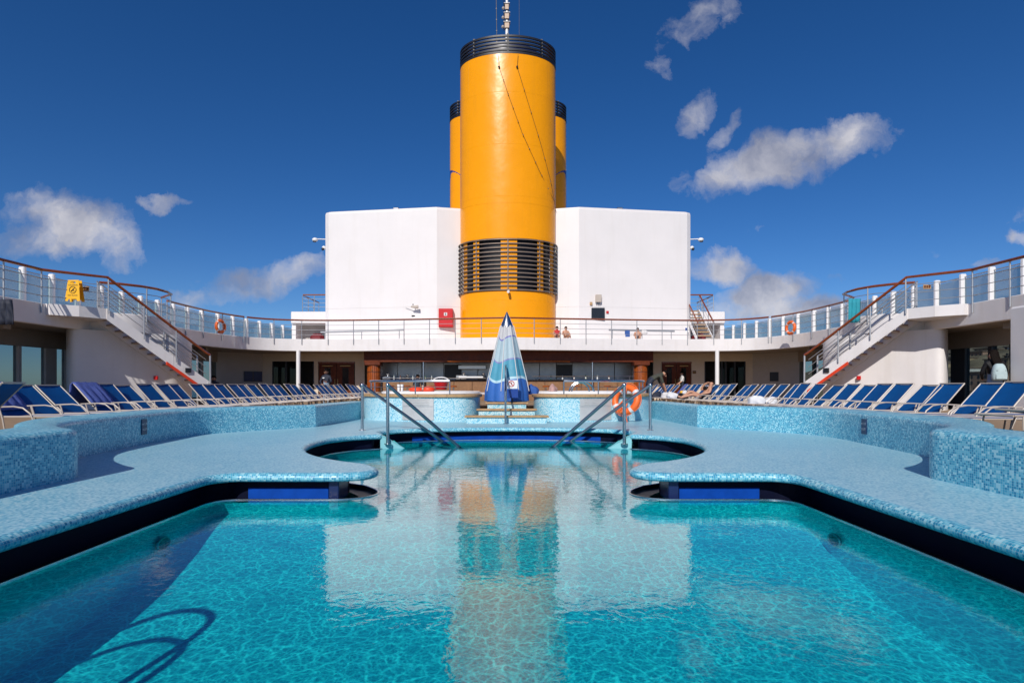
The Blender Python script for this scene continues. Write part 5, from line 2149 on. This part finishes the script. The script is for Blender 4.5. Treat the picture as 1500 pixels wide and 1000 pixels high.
def life_ring(lab, c, Rr, r, nrm, tilt, big=False, group=None):
    t = thing('life_ring', lab, 'life ring', c, group)
    c = Vector(c)
    nrm = Vector(nrm).normalized()
    up = Vector((0, 0, 1))
    ax = up.cross(nrm).normalized()
    ay = nrm.cross(ax)
    ay = (ay * math.cos(tilt) + ax * math.sin(tilt)).normalized()
    ax = ay.cross(nrm).normalized()

    def pt(a, rad=Rr, out=0.0):
        return c + ax * rad * math.cos(a) + ay * rad * math.sin(a) + nrm * out
    ring = [pt(2 * math.pi * k / 40) for k in range(40)]
    MB().tube(ring, r, 14, closed=True).build('body', M['orange'], t, smooth=True)
    for q in range(4):
        a0 = math.pi / 4 + q * math.pi / 2
        MB().tube([pt(a0 - .11 + .055 * k) for k in range(5)], r * 1.04, 14).build('reflective_band', M['reflective'], t, smooth=True)
        MB().tube([pt(a0 + .08 + k * (math.pi / 2 - .16) / 8, Rr + r * (1.0 + .35 * math.sin(math.pi * k / 8))) for k in range(9)], .012, 6).build('grab_line', M['rope'], t, smooth=True)
    if big:
        # coiled rope hanging inside
        for k in range(4):
            a = [c + nrm * (r + .03 + .012 * k) + ax * (.05 + .09 * math.cos(u_) - .02 * k) + ay * (-.14 + .13 * math.sin(u_) - .05 * k) for u_ in [2 * math.pi * j / 16 for j in range(16)]]
            MB().tube(a, .016, 6, closed=True).build('rope_coil', M['rope'], t, smooth=True)
        MB().tube([c + nrm * (r + .04) + ax * .08 - ay * .2, c + nrm * (r + .06) + ax * .18 - ay * .42, c + nrm * (r + .05) + ax * .3 - ay * .62], .014, 6).build('rope_tail', M['rope'], t, smooth=True)
        MB().tube([c + nrm * (r + .03) + ay * .34, c + nrm * (r + .05) + ax * .03 + ay * .1, c + nrm * (r + .04) + ax * .05 - ay * .1], .014, 6).build('rope_tail', M['rope'], t, smooth=True)
    return t


c = dp(917, 585, 15.9)
life_ring('large orange life ring with coiled rope leaning on the whirlpool platform', c, .345, .095, (-.85, -1, .3), .16, True)
for s, px, py in ((-1, 323, 478), (1, 1158, 480)):
    c = dp(px, py, 26.8)
    life_ring('orange life ring hung on the gallery railing %s' % ('of the shore side' if s > 0 else 'of the open-sea side'), c, .26, .065, (-s * 1.0, -.28, 0), 0, False, 'life rings on the gallery rails')

# ------------------------------------------------------------------ yellow wet floor sign
q = dp(109.5, 426, 17.7)
t = thing('wet_floor_sign', 'yellow caution wet floor A-board hung on the railing above the stair', 'sign', q)
hw, hh = .235, .33
for kk, (off, tilt) in enumerate(((-.06, -.07), (.06, .07))):
    m_ = MB()
    prof = [(-hw * .72, hh), (hw * .72, hh), (hw, -hh * .62), (hw, -hh), (hw * .62, -hh), (hw * .5, -hh * .8), (-hw * .5, -hh * .8), (-hw * .62, -hh), (-hw, -hh), (-hw, -hh * .62)]
    # board with a handle slot: two halves round the slot
    def P2(x, z):
        return Vector((q.x + x, q.y + off + tilt * (hh - z) * .8, q.z + z))
    slot = [(-.08, hh - .05), (.08, hh - .05), (.08, hh - .11), (-.08, hh - .11)]
    L_ = [(-hw * .72, hh), (0, hh), (0, slot[0][1]), slot[0], slot[3], (0, slot[3][1]), (0, -hh * .8), (-hw * .5, -hh * .8), (-hw * .62, -hh), (-hw, -hh)]
    Rr_ = [(-x, z) for x, z in L_][::-1]
    for side in (L_, Rr_):
        pl = [P2(x, z) for x, z in side]
        tri = tessellate_polygon([[Vector((x, z, 0)) for x, z in side]])
        b0 = m_.add(pl)
        b1 = m_.add([p + Vector((0, .012, 0)) for p in pl])
        for tr in tri:
            m_.f.append([b0 + i for i in tr])
            m_.f.append([b1 + i for i in tr[::-1]])
        for i in range(len(pl)):
            j = (i + 1) % len(pl)
            m_.f.append([b0 + i, b0 + j, b1 + j, b1 + i])
    bd = m_.build('board', M['yellow_sign'], t, recalc=True)
    if kk == 0:
        def T2(x, z):
            return P2(x, z) + Vector((0, -.006, 0))
        upv = P2(0, .1) - P2(0, -.1)
        text_mesh('lettering', 'CAUTION', .066, M['sign_ink'], bd, T2(0, .165), (1, 0, 0), upv)
        text_mesh('lettering', 'WET FLOOR', .055, M['sign_ink'], bd, T2(0, -.155), (1, 0, 0), upv)
        MB().tube([T2(.105 * math.cos(a), .02 + .105 * math.sin(a)) for a in [2 * math.pi * k / 28 for k in range(28)]], .008, 6, closed=True).build('ring', M['sign_ink'], bd)
        MB().tube([T2(-.05, -.03), T2(-.01, .01), T2(.03, .05)], .014, 6).tube([T2(-.01, .01), T2(.05, -.01)], .01, 6).tube([T2(.03, .05), T2(.0, .055)], .01, 6).build('pictogram', M['sign_ink'], bd)
        MB().ball(T2(.045, .075), .016, 8).build('pictogram_head', M['sign_ink'], bd)
for s, px, py in ((-1, 125, 423), (1, 1358, 420)):
    q = dp(px, py, 18.0)
    t = thing('stair_notice', 'small wooden notice on the rail at the stair head %s' % ('beside the yellow sign' if s < 0 else 'of the sunlit staircase'), 'sign', q, 'notices at the stair heads')
    MB().bbox(q.x - .12, q.x + .12, q.y - .012, q.y + .012, q.z - .07, q.z + .07, .005).build('board', M['teak'], t)
    for k in range(3):
        MB().box(q.x - .1 + .07 * k, q.x - .05 + .07 * k, q.y - .016, q.y - .0125, q.z - .04, q.z + .04).build('symbol', M['wood_dark'], t)

# ------------------------------------------------------------------ things on the platform
c = dp(618, 566, 17.7)
t = thing('orange_float', 'orange inflatable float lying on the whirlpool rim', 'float', (c.x, c.y, PT))
for k, (dx, w, h) in enumerate(((-.17, .2, .07), (.2, .17, .09))):
    MB().ball((c.x + dx, c.y, PT + .20), w, 16, 1.2, .8, h / w * 1.3).build('chamber', M['orange_red'], t, smooth=True)
MB().tube([(c.x + .04, c.y - .1, PT + .2), (c.x + .05, c.y - .1, PT + .34)], .03, 8).build('valve', M['cream'], t)
c = dp(646, 563, 18.5)
t = thing('red_basket', 'red slatted basket on the platform next to the orange float', 'basket', (c.x, c.y, PT + .2))
MB().lathe([(.18, 0), (.26, .3), (.24, .3), (.16, .02)], 16, (c.x, c.y, PT + .2)).build('body', M['red'], t, smooth=True)
MB().tube([(c.x + .25 * math.cos(a), c.y, PT + .48 + .12 * math.sin(a)) for a in [math.pi * k / 8 for k in range(9)]], .02, 6).build('handle', M['sign_white'], t)
for k, px in enumerate((584, 589)):
    c = dp(px, 566, 18.0)
    t = thing('white_cup', 'tall white cup standing on the whirlpool rim', 'cup', (c.x, c.y, PT + .15), 'white cups on the whirlpool rim')
    MB().lathe([(.035, 0), (.05, .22), (.045, .22), (.03, .02)], 12, (c.x, c.y, PT + .15)).build('body', M['sign_white'], t, smooth=True)
    MB().disc((c.x, c.y, PT + .15 + .20), .044, 12).build('drink', M['cream'], t)
c = dp(810, 566, 18.2)
heap('beach_bag', 'pale pink beach bag on the right whirlpool rim', 'bag', (c.x, c.y, PT + .14), .14, .17, 'cloth_rose', 41)
heap('blue_bag', 'blue bag right behind the striped cone', 'bag', (dp(780, 566, 17.6).x, 17.6, PT + .08), .17, .22, 'cloth_blue', 42)
c = dp(852, 566, 18.9)
t = thing('steel_arch', 'low steel grab arch over the right whirlpool', 'handrail', (c.x, c.y, PT))
MB().tube([(c.x + .42 * math.cos(a), c.y, PT + .1 + .36 * math.sin(a)) for a in [math.pi * k / 12 for k in range(13)]], .025, 8).build('arch', M['steel'], t, smooth=True)
MB().tube([(c.x + .30 * math.cos(a), c.y + .3, PT + .1 + .33 * math.sin(a)) for a in [math.pi * k / 12 for k in range(13)]], .025, 8).build('arch', M['steel'], t, smooth=True)
# bottles and machines on the bar counter
for k, (px, w, h, mt, lab) in enumerate(((565, .3, .2, 'steel_dark', 'low steel coffee machine at the counter end'), (594, .25, .16, 'black', 'black till on the bar counter'), (676, .3, .26, 'steel_brushed', 'steel juice machine on the bar counter'), (706, .2, .24, 'black', 'black blender by the cone on the bar counter'))):
    x = xat(px, 31.4)
    t = thing('bar_machine', lab, 'machine', (x, 31.4, 1.34))
    MB().bbox(x - w, x + w, 31.25, 31.6, 1.34, 1.34 + h, .03).build('housing', M[mt], t)
    MB().lathe([(.06, 0), (.09, .12), (.02, .14)], 10, (x + w * .4, 31.4, 1.34 + h)).build('hopper', M['steel'], t)
a, b = dp(672, 554, 31.3), dp(708, 551, 31.3)
t = thing('counter_light', 'long pale strip lamp above the counter near the cone', 'lamp', (a.x, 31.3, a.z))
MB().bbox(a.x, b.x, 31.2, 31.3, a.z, b.z, .02).build('tube', M['sign_white'], t)
for x in (a.x + .1, b.x - .1):
    MB().tube([(x, 31.25, 1.34), (x, 31.25, a.z)], .02, 6).build('stem', M['black'], t)

kinds = [('green', 'glass_green'), ('clear', 'glass_pale'), ('brown', 'glass_brown')]
for k in range(15):
    px = 568 + k * 9.2 if k < 8 else 790 + (k - 8) * 17
    x = xat(px, 31.62)
    nm_, mt = kinds[k % 3]
    t = thing('bottle', 'small %s bottle standing on the bar counter' % nm_, 'bottle', (x, 31.62, 1.34), 'bottles on the bar counter')
    h_ = .24 + .05 * random.random()
    MB().lathe([(.005, 0), (.04, 0), (.04, h_ * .6), (.015, h_ * .78), (.015, h_), (.003, h_)], 12, (x, 31.62, 1.34)).build('body', M[mt], t, smooth=True)
    MB().lathe([(.0415, h_ * .2), (.0415, h_ * .5)], 12, (x, 31.62, 1.34)).build('label_band', M['sign_white'], t)
for k in range(7):
    px = (572, 596, 634, 664, 800, 845, 890)[k]
    x = xat(px, 30.4)
    t = thing('bar_stool', 'steel bar stool with brown round seat pulled up to the bar', 'stool', (x, 30.45, LZ), 'bar stools')
    MB().lathe([(.02, .74), (.19, .74), (.2, .78), (.17, .81), (.02, .82)], 18, (x, 30.45, LZ)).build('seat', M['wood_red'], t, smooth=True)
    MB().lathe([(.025, .03), (.025, .74)], 10, (x, 30.45, LZ)).build('stem', M['steel'], t)
    MB().lathe([(.22, 0), (.22, .02), (.03, .04)], 18, (x, 30.45, LZ)).build('base', M['steel'], t)

# ================================================================== PEOPLE


def skin_body(name, verts, edges, radii, bonemat, parent, root=0):
    me = bpy.data.meshes.new('skeleton')
    me.from_pydata([tuple(v) for v in verts], edges, [])
    ob = bpy.data.objects.new('skeleton', me)
    COL.objects.link(ob)
    ob.modifiers.new('skin', 'SKIN')
    sv = me.skin_vertices[0].data
    for i, r in enumerate(radii):
        sv[i].radius = (r, r) if not isinstance(r, tuple) else r
        sv[i].use_root = (i == root)
    sb = ob.modifiers.new('sub', 'SUBSURF')
    sb.levels = sb.render_levels = 2
    dg = bpy.context.evaluated_depsgraph_get()
    out = bpy.data.meshes.new_from_object(ob.evaluated_get(dg))
    bpy.data.objects.remove(ob)
    out.name = name
    mats = []
    out.materials.clear()
    for m in bonemat:
        if m not in mats:
            mats.append(m)
    for m in mats:
        out.materials.append(M[m])
    V = [Vector(v) for v in verts]
    for p in out.polygons:
        best, bi = 1e9, 0
        for k, (a, b) in enumerate(edges):
            A, B = V[a], V[b]
            ab = B - A
            t = max(0, min(1, (p.center - A).dot(ab) / max(ab.length_squared, 1e-9)))
            dd = (p.center - (A + ab * t)).length - .3 * (radii[a] if not isinstance(radii[a], tuple) else radii[a][0])
            if dd < best:
                best, bi = dd, k
        p.material_index = mats.index(bonemat[bi])
        p.use_smooth = True
    o = bpy.data.objects.new(name, out)
    COL.objects.link(o)
    return o


def person(label, loc, rz, J, cl, hair='short', scale=1.0, extra=None):
    """J: joints in a local frame (x right, y forward, z up); cl: cloth material per region"""
    t = thing('person', label, 'person', loc)
    t.rotation_euler = (0, 0, rz)
    mw = Matrix.Translation(Vector(loc)) @ Matrix.Rotation(rz, 4, 'Z') @ Matrix.Scale(scale, 4)
    order = ['pelvis', 'waist', 'chest', 'neck', 'head', 'crown']
    verts, radii, edges, bm_ = [], [], [], []
    idx = {}

    def v(n, r):
        idx[n] = len(verts)
        verts.append(mw @ Vector(J[n]))
        radii.append(r * scale)

    def e(a, b, m):
        edges.append((idx[a], idx[b]))
        bm_.append(m)
    v('pelvis', .135), v('waist', .12), v('chest', .145), v('neck', .058), v('head', .088), v('crown', .075)
    e('pelvis', 'waist', cl['hips']), e('waist', 'chest', cl['top']), e('chest', 'neck', cl['top']), e('neck', 'head', cl['skin']), e('head', 'crown', cl['skin'])
    for sd in 'lr':
        v('sho' + sd, .066), v('elb' + sd, .047), v('wri' + sd, .034), v('pal' + sd, .038)
        e('chest', 'sho' + sd, cl['top']), e('sho' + sd, 'elb' + sd, cl['sleeve']), e('elb' + sd, 'wri' + sd, cl['fore']), e('wri' + sd, 'pal' + sd, cl['skin'])
        v('hip' + sd, .095), v('kne' + sd, .062), v('ank' + sd, .042), v('toe' + sd, .036)
        e('pelvis', 'hip' + sd, cl['hips']), e('hip' + sd, 'kne' + sd, cl['thigh']), e('kne' + sd, 'ank' + sd, cl['shin']), e('ank' + sd, 'toe' + sd, cl['shoe'])
    body = skin_body('body', verts, edges, radii, bm_, t)
    # fingers, nose, ears joined into the body mesh
    m_ = MB()
    for sd in 'lr':
        pal, wri = mw @ Vector(J['pal' + sd]), mw @ Vector(J['wri' + sd])
        dr = (pal - wri).normalized()
        sidev = dr.orthogonal().normalized()
        nb = dr.cross(sidev)
        for k in range(4):
            o0 = pal + sidev * (.024 * (k - 1.5)) * scale
            ln = (.07, .08, .075, .06)[k] * scale
            m_.tube([o0, o0 + dr * ln * .6 + nb * .006, o0 + dr * ln + nb * .03 * scale], [.0095 * scale, .009 * scale, .007 * scale], 6)
        o0 = wri + dr * .03 * scale
        m_.tube([o0, o0 + (sidev * .05 + dr * .03) * scale, o0 + (sidev * .055 + dr * .07) * scale], [.011 * scale, .01 * scale, .008 * scale], 6)
    head, crown = mw @ Vector(J['head']), mw @ Vector(J['crown'])
    face = (mw.to_3x3() @ Vector(J.get('face', (0, 1, 0)))).normalized()
    upv = (crown - head).normalized()
    rt = face.cross(upv).normalized()
    hc = head.lerp(crown, .35)
    m_.tube([hc + face * .085 * scale + upv * .02 * scale, hc + face * .118 * scale - upv * .015 * scale, hc + face * .09 * scale - upv * .025 * scale], [.008 * scale, .016 * scale, .012 * scale], 8)
    for sg in (-1, 1):
        m_.ball(hc + rt * sg * .088 * scale - upv * .0 * scale, .024 * scale, 8, .5, 1, 1.2)
    nv = len(body.data.vertices)
    bm = bmesh.new()
    bm.from_mesh(body.data)
    si = 0
    for i, mm in enumerate(body.data.materials):
        if mm == M[cl['skin']]:
            si = i
    nbv = [bm.verts.new(p) for p in m_.v]
    for f in m_.f:
        try:
            ff = bm.faces.new([nbv[i] for i in f])
            ff.material_index = si
            ff.smooth = True
        except ValueError:
            pass
    bm.to_mesh(body.data)
    bm.free()
    adopt(body, t)
    eyes = MB()
    for sg in (-1, 1):
        eyes.ball(hc + face * .088 * scale + rt * sg * .034 * scale + upv * .018 * scale, .012 * scale, 8)
    eyes.build('eyes', M['sign_ink'], t)
    mo = MB().tube([hc + face * .093 * scale - upv * .055 * scale - rt * .022 * scale, hc + face * .1 * scale - upv * .056 * scale, hc + face * .093 * scale - upv * .055 * scale + rt * .022 * scale], .006 * scale, 6)
    mo.build('mouth', M['maroon'], t)
    # hair: cap over the skull, longer locks when asked
    hb = bmesh.new()
    bmesh.ops.create_icosphere(hb, subdivisions=3, radius=1)
    kill = []
    for vv in hb.verts:
        p = vv.co.copy()
        if p.z < (-.25 if p.y < .15 else .3):
            kill.append(vv)
    bmesh.ops.delete(hb, geom=kill, context='VERTS')
    for vv in hb.verts:
        p = vv.co
        w = 1 + .05 * math.sin(9 * p.x) * math.sin(7 * p.y + 2)
        vv.co = hc + (rt * p.x * .1 + face * (p.y * .112 - .008) + upv * (p.z * .125 + .02)) * scale * w
    mh = MB()
    mh.from_bm(hb)
    back = (mw.to_3x3() @ Vector((0, 1, 0))).normalized()
    if hair == 'long':
        for k in range(9):
            a = (k - 4) / 4
            p0 = hc + (rt * a * .085 - face * .05 * (1.4 - a * a) + upv * .08) * scale
            mh.tube([p0, p0 + (-upv * .14 - back * .05 + rt * a * .02) * scale, p0 + (-upv * .30 - back * .15 + rt * a * .0) * scale, p0 + (-upv * (.46 - .08 * abs(a)) - back * .26 + rt * a * -.02) * scale], [.032 * scale, .034 * scale, .03 * scale, .008 * scale], 8)
    mh.build('hair', M['hair'], t, smooth=True)
    if extra:
        extra(t, mw, scale)
    return t


STAND = dict(pelvis=(0, 0, .93), waist=(0, 0, 1.08), chest=(0, .0, 1.28), neck=(0, .01, 1.45), head=(0, .025, 1.53), crown=(0, .03, 1.63),
             shol=(-.17, 0, 1.37), elbl=(-.24, -.02, 1.1), wril=(-.23, .08, .88), pall=(-.22, .11, .80),
             shor=(.17, 0, 1.37), elbr=(.24, -.02, 1.1), wrir=(.23, .08, .88), palr=(.22, .11, .80),
             hipl=(-.09, 0, .88), knel=(-.1, .02, .48), ankl=(-.1, 0, .08), toel=(-.11, .15, .03),
             hipr=(.09, 0, .88), kner=(.1, .02, .48), ankr=(.1, 0, .08), toer=(.11, .15, .03), face=(0, 1, 0))


def backpack(t, mw, sc):
    """soft rucksack, narrow shoulders and broad base"""
    rows = []
    for (z, w, th) in ((.95, .11, .05), (.97, .145, .09), (1.04, .155, .11), (1.13, .15, .115), (1.22, .135, .105), (1.29, .115, .085), (1.33, .09, .06), (1.35, .06, .03)):
        ring = []
        for k in range(20):
            a_ = 2 * math.pi * k / 20
            cx_, sy_ = math.cos(a_), math.sin(a_)
            ring.append(mw @ Vector((math.copysign(abs(cx_) ** .65, cx_) * w * (1 + .03 * math.sin(9 * z + k)), -.20 + math.copysign(abs(sy_) ** .8, sy_) * th, z)))
        rows.append(ring)
    mb_ = MB().loft(rows, closed=True)
    mb_.uv = {}
    mb_.f.append([mb_.add(rows[0]) + k for k in range(20)])
    bag = mb_.build('backpack', M['cloth_pale'], t, smooth=True)
    for sg in (-1, 1):
        MB().tube([mw @ Vector(p) for p in ((sg * .07, -.14, 1.40), (sg * .09, .02, 1.45), (sg * .11, .15, 1.34), (sg * .13, .13, 1.1))], .016, 6).build('strap', M['cloth_black'], bag)
    pk = MB().loft([[mw @ Vector((x_, -.30 - .03 * math.cos(x_ * 9), z_)) for x_ in (-.11, -.06, 0, .06, .11)] for z_ in (.98, 1.04, 1.10)])
    pk.uv = {}
    pk.build('pocket', M['cloth_pale'], bag, smooth=True)
    for zz in (1.18,):
        MB().tube([mw @ Vector(q_) for q_ in ((-.14, -.22, zz), (-.09, -.30, zz), (.09, -.30, zz), (.14, -.22, zz))], .006, 6).build('seam', M['cloth_black'], bag)


J = dict(STAND)
J.update(face=(-.55, .8, -.1), head=(-.02, .03, 1.53), crown=(-.03, .02, 1.63), elbl=(-.25, .05, 1.12), wril=(-.16, .22, 1.0), pall=(-.12, .29, .98), elbr=(.25, .02, 1.1))
person('woman in black leather jacket with pale backpack and long dark hair', (11.80, 13.75, LZ), R(-16), J,
       dict(hips='cloth_jeans', top='cloth_black', sleeve='cloth_black', fore='cloth_black', thigh='cloth_jeans', shin='cloth_jeans', shoe='cloth_black', skin='skin'), 'long', .985, backpack)

# man in the dark jacket on the left
J = dict(STAND)
J.update(face=(-.4, .9, -.25), elbl=(-.26, .06, 1.12), wril=(-.12, .26, 1.1), pall=(-.06, .32, 1.12), elbr=(.27, .04, 1.12), wrir=(.14, .24, 1.0), palr=(.08, .3, 1.0))


def badge(t, mw, sc):
    MB().obox(mw @ Vector((.08, .155, 1.3)), mw.to_3x3() @ Vector((.045, 0, 0)), mw.to_3x3() @ Vector((0, .006, 0)), mw.to_3x3() @ Vector((0, 0, .022))).build('chest_patch', M['sign_white'], t)
    hc = mw @ Vector(J['head']).lerp(Vector(J['crown']), .35)
    f3 = (mw.to_3x3() @ Vector((-.4, .9, -.25))).normalized()
    r3 = f3.cross(Vector((0, 0, 1))).normalized()
    MB().obox(hc + f3 * .1 + Vector((0, 0, .02)), r3 * .065, f3 * .008, Vector((0, 0, .018))).build('sunglasses', M['dark_screen'], t)


x = CX + (478 - VX) / F * 25.5
person('man in dark jacket with white chest patch and sunglasses by the doors', (x, 25.5, LZ - .08), R(178), J,
       dict(hips='cloth_jeans', top='cloth_navy', sleeve='cloth_navy', fore='cloth_navy', thigh='cloth_jeans', shin='cloth_jeans', shoe='cloth_black', skin='skin_dark'), 'short', .95, badge)
# man bending forward by the platform
J = dict(STAND)
J.update(waist=(0, .08, 1.06), chest=(0, .30, 1.17), neck=(0, .47, 1.22), head=(0, .55, 1.23), crown=(0, .64, 1.27), shol=(-.17, .38, 1.18), shor=(.17, .38, 1.18),
         elbl=(-.2, .48, .92), wril=(-.14, .58, .72), pall=(-.12, .62, .65), elbr=(.2, .46, .92), wrir=(.14, .56, .72), palr=(.12, .6, .65), face=(0, .6, -.8))
x = CX + (950 - VX) / F * 20.5
person('man in olive shirt bending over at the end of the sunlit row', (x, 20.5, LZ), R(-86), J,
       dict(hips='cloth_navy', top='cloth_olive', sleeve='cloth_olive', fore='skin', thigh='cloth_navy', shin='cloth_navy', shoe='cloth_black', skin='skin'), 'short', 1.0)
# person in white shirt in the doorway
J = dict(STAND)
J.update(face=(-1, .1, 0), elbl=(-.22, .1, 1.12), wril=(-.2, .28, 1.0), pall=(-.2, .34, .97))
x = CX + (999 - VX) / F * 32.3
person('person in white shirt walking past the varnished doors', (x, 32.3, LZ), R(95), J,
       dict(hips='cloth_navy', top='cloth_white', sleeve='cloth_white', fore='skin', thigh='cloth_navy', shin='cloth_navy', shoe='cloth_black', skin='skin'), 'short', .95)
# bartender
J = dict(STAND)
x = CX + (612 - VX) / F * 30.6
person('person in navy top sitting with their back turned at the bar', (x, 30.55, LZ - .15), R(6), J,
       dict(hips='cloth_navy', top='cloth_navy', sleeve='cloth_navy', fore='skin_dark', thigh='cloth_navy', shin='cloth_navy', shoe='cloth_black', skin='skin_dark'), 'short', .92)
# sunbathing woman: half lying, one hand raised to her face
L0 = [o for o in LNG if 'woman in the bikini' in o['label']][0]
a = R(48)


def bp(q, lift, y=0.0):
    return (1.12 + q * math.cos(a) - lift * math.sin(a), y, LH + q * math.sin(a) + lift * math.cos(a))


J = dict(pelvis=(1.04, 0, .40), waist=bp(.12, .13), chest=bp(.32, .16), neck=bp(.50, .17), head=bp(.58, .2), crown=bp(.67, .24),
         shol=bp(.42, .17, .17), elbl=bp(.22, .30, .22), wril=bp(.46, .36, .12), pall=bp(.52, .33, .07),
         shor=bp(.42, .17, -.17), elbr=(1.2, -.25, .55), wrir=(.98, -.2, .51), palr=(.9, -.17, .49),
         hipl=(.98, .1, .39), knel=(.62, .1, .60), ankl=(.26, .08, .36), toel=(.12, .08, .40),
         hipr=(.98, -.1, .39), kner=(.6, -.12, .48), ankr=(.18, -.1, .36), toer=(.06, -.1, .43), face=(-.8, -.15, .45))
per = person('woman in dark bikini lying on a lounger, hand raised to her face', tuple(L0.location), L0.rotation_euler.z, J,
             dict(hips='cloth_black', top='skin', sleeve='skin', fore='skin', thigh='skin', shin='skin', shoe='skin', skin='skin'), 'short', 1.0)
mwp = Matrix.Translation(L0.location) @ Matrix.Rotation(L0.rotation_euler.z, 4, 'Z')
m_ = MB()
for sg in (-1, 1):
    m_.ball(mwp @ Vector(bp(.34, .26, sg * .075)), .075, 12)
m_.build('bikini_top', M['cloth_black'], per, smooth=True)
m_ = MB()
m_.tube([mwp @ Vector(bp(.36, .30, .07)), mwp @ Vector(bp(.46, .25, .06)), mwp @ Vector(bp(.5, .16, .02))], .012, 6)
m_.build('bikini_strap', M['cloth_white'], per)
# small figures by the upper railing
SIT = dict(pelvis=(0, 0, .12), waist=(0, -.04, .28), chest=(0, -.05, .47), neck=(0, -.03, .64), head=(0, -.01, .72), crown=(0, .0, .82),
           shol=(-.17, -.05, .56), elbl=(-.24, .08, .36), wril=(-.14, .26, .34), pall=(-.1, .32, .36), shor=(.17, -.05, .56), elbr=(.24, .08, .36), wrir=(.14, .26, .34), palr=(.1, .32, .36),
           hipl=(-.1, .04, .12), knel=(-.14, .38, .36), ankl=(-.13, .62, .06), toel=(-.13, .75, .03), hipr=(.1, .04, .12), kner=(.14, .38, .36), ankr=(.13, .62, .06), toer=(.13, .75, .03), face=(0, 1, .1))
for (px, d, rz, top, lab) in ((816, 31.2, 176, 'cloth_red', 'person in red top sitting on the upper deck against the funnel'), (829, 31.3, 190, 'skin', 'bare-shouldered person sitting next to the one in red'), (934, 32.0, 170, 'skin', 'sunbather sitting on the upper deck below the pipe rail')):
    x = CX + (px - VX) / F * d
    person(lab, (x, d, DZ + .02), R(rz), dict(SIT), dict(hips='cloth_navy', top=top, sleeve='skin', fore='skin', thigh='skin', shin='skin', shoe='skin', skin='skin'), 'short', .84)
# seated people far left under the stairs
for (px, py, d, lab) in ((313, 557, 24.2, 'dark-haired person seated beyond the foot of the shaded staircase'),):
    x = CX + (px - VX) / F * d
    person(lab, (x, d, LZ + .35), R(180), dict(SIT), dict(hips='cloth_navy', top='cloth_navy', sleeve='cloth_navy', fore='skin', thigh='cloth_navy', shin='cloth_navy', shoe='cloth_black', skin='skin_dark'), 'short', 1.0)
    t = thing('stool', 'low dark stool under the seated person beyond the stairs', 'stool', (x, d, LZ))
    MB().lathe([(.02, .3), (.2, .3), (.2, .35), (.02, .36)], 16, (x, d, LZ)).build('seat', M['wood_dark'], t)
    for k in range(4):
        a_ = math.pi / 4 + k * math.pi / 2
        MB().tube([(x + .15 * math.cos(a_), d + .15 * math.sin(a_), LZ), (x + .11 * math.cos(a_), d + .11 * math.sin(a_), LZ + .3)], .016, 6).build('leg', M['wood_dark'], t)
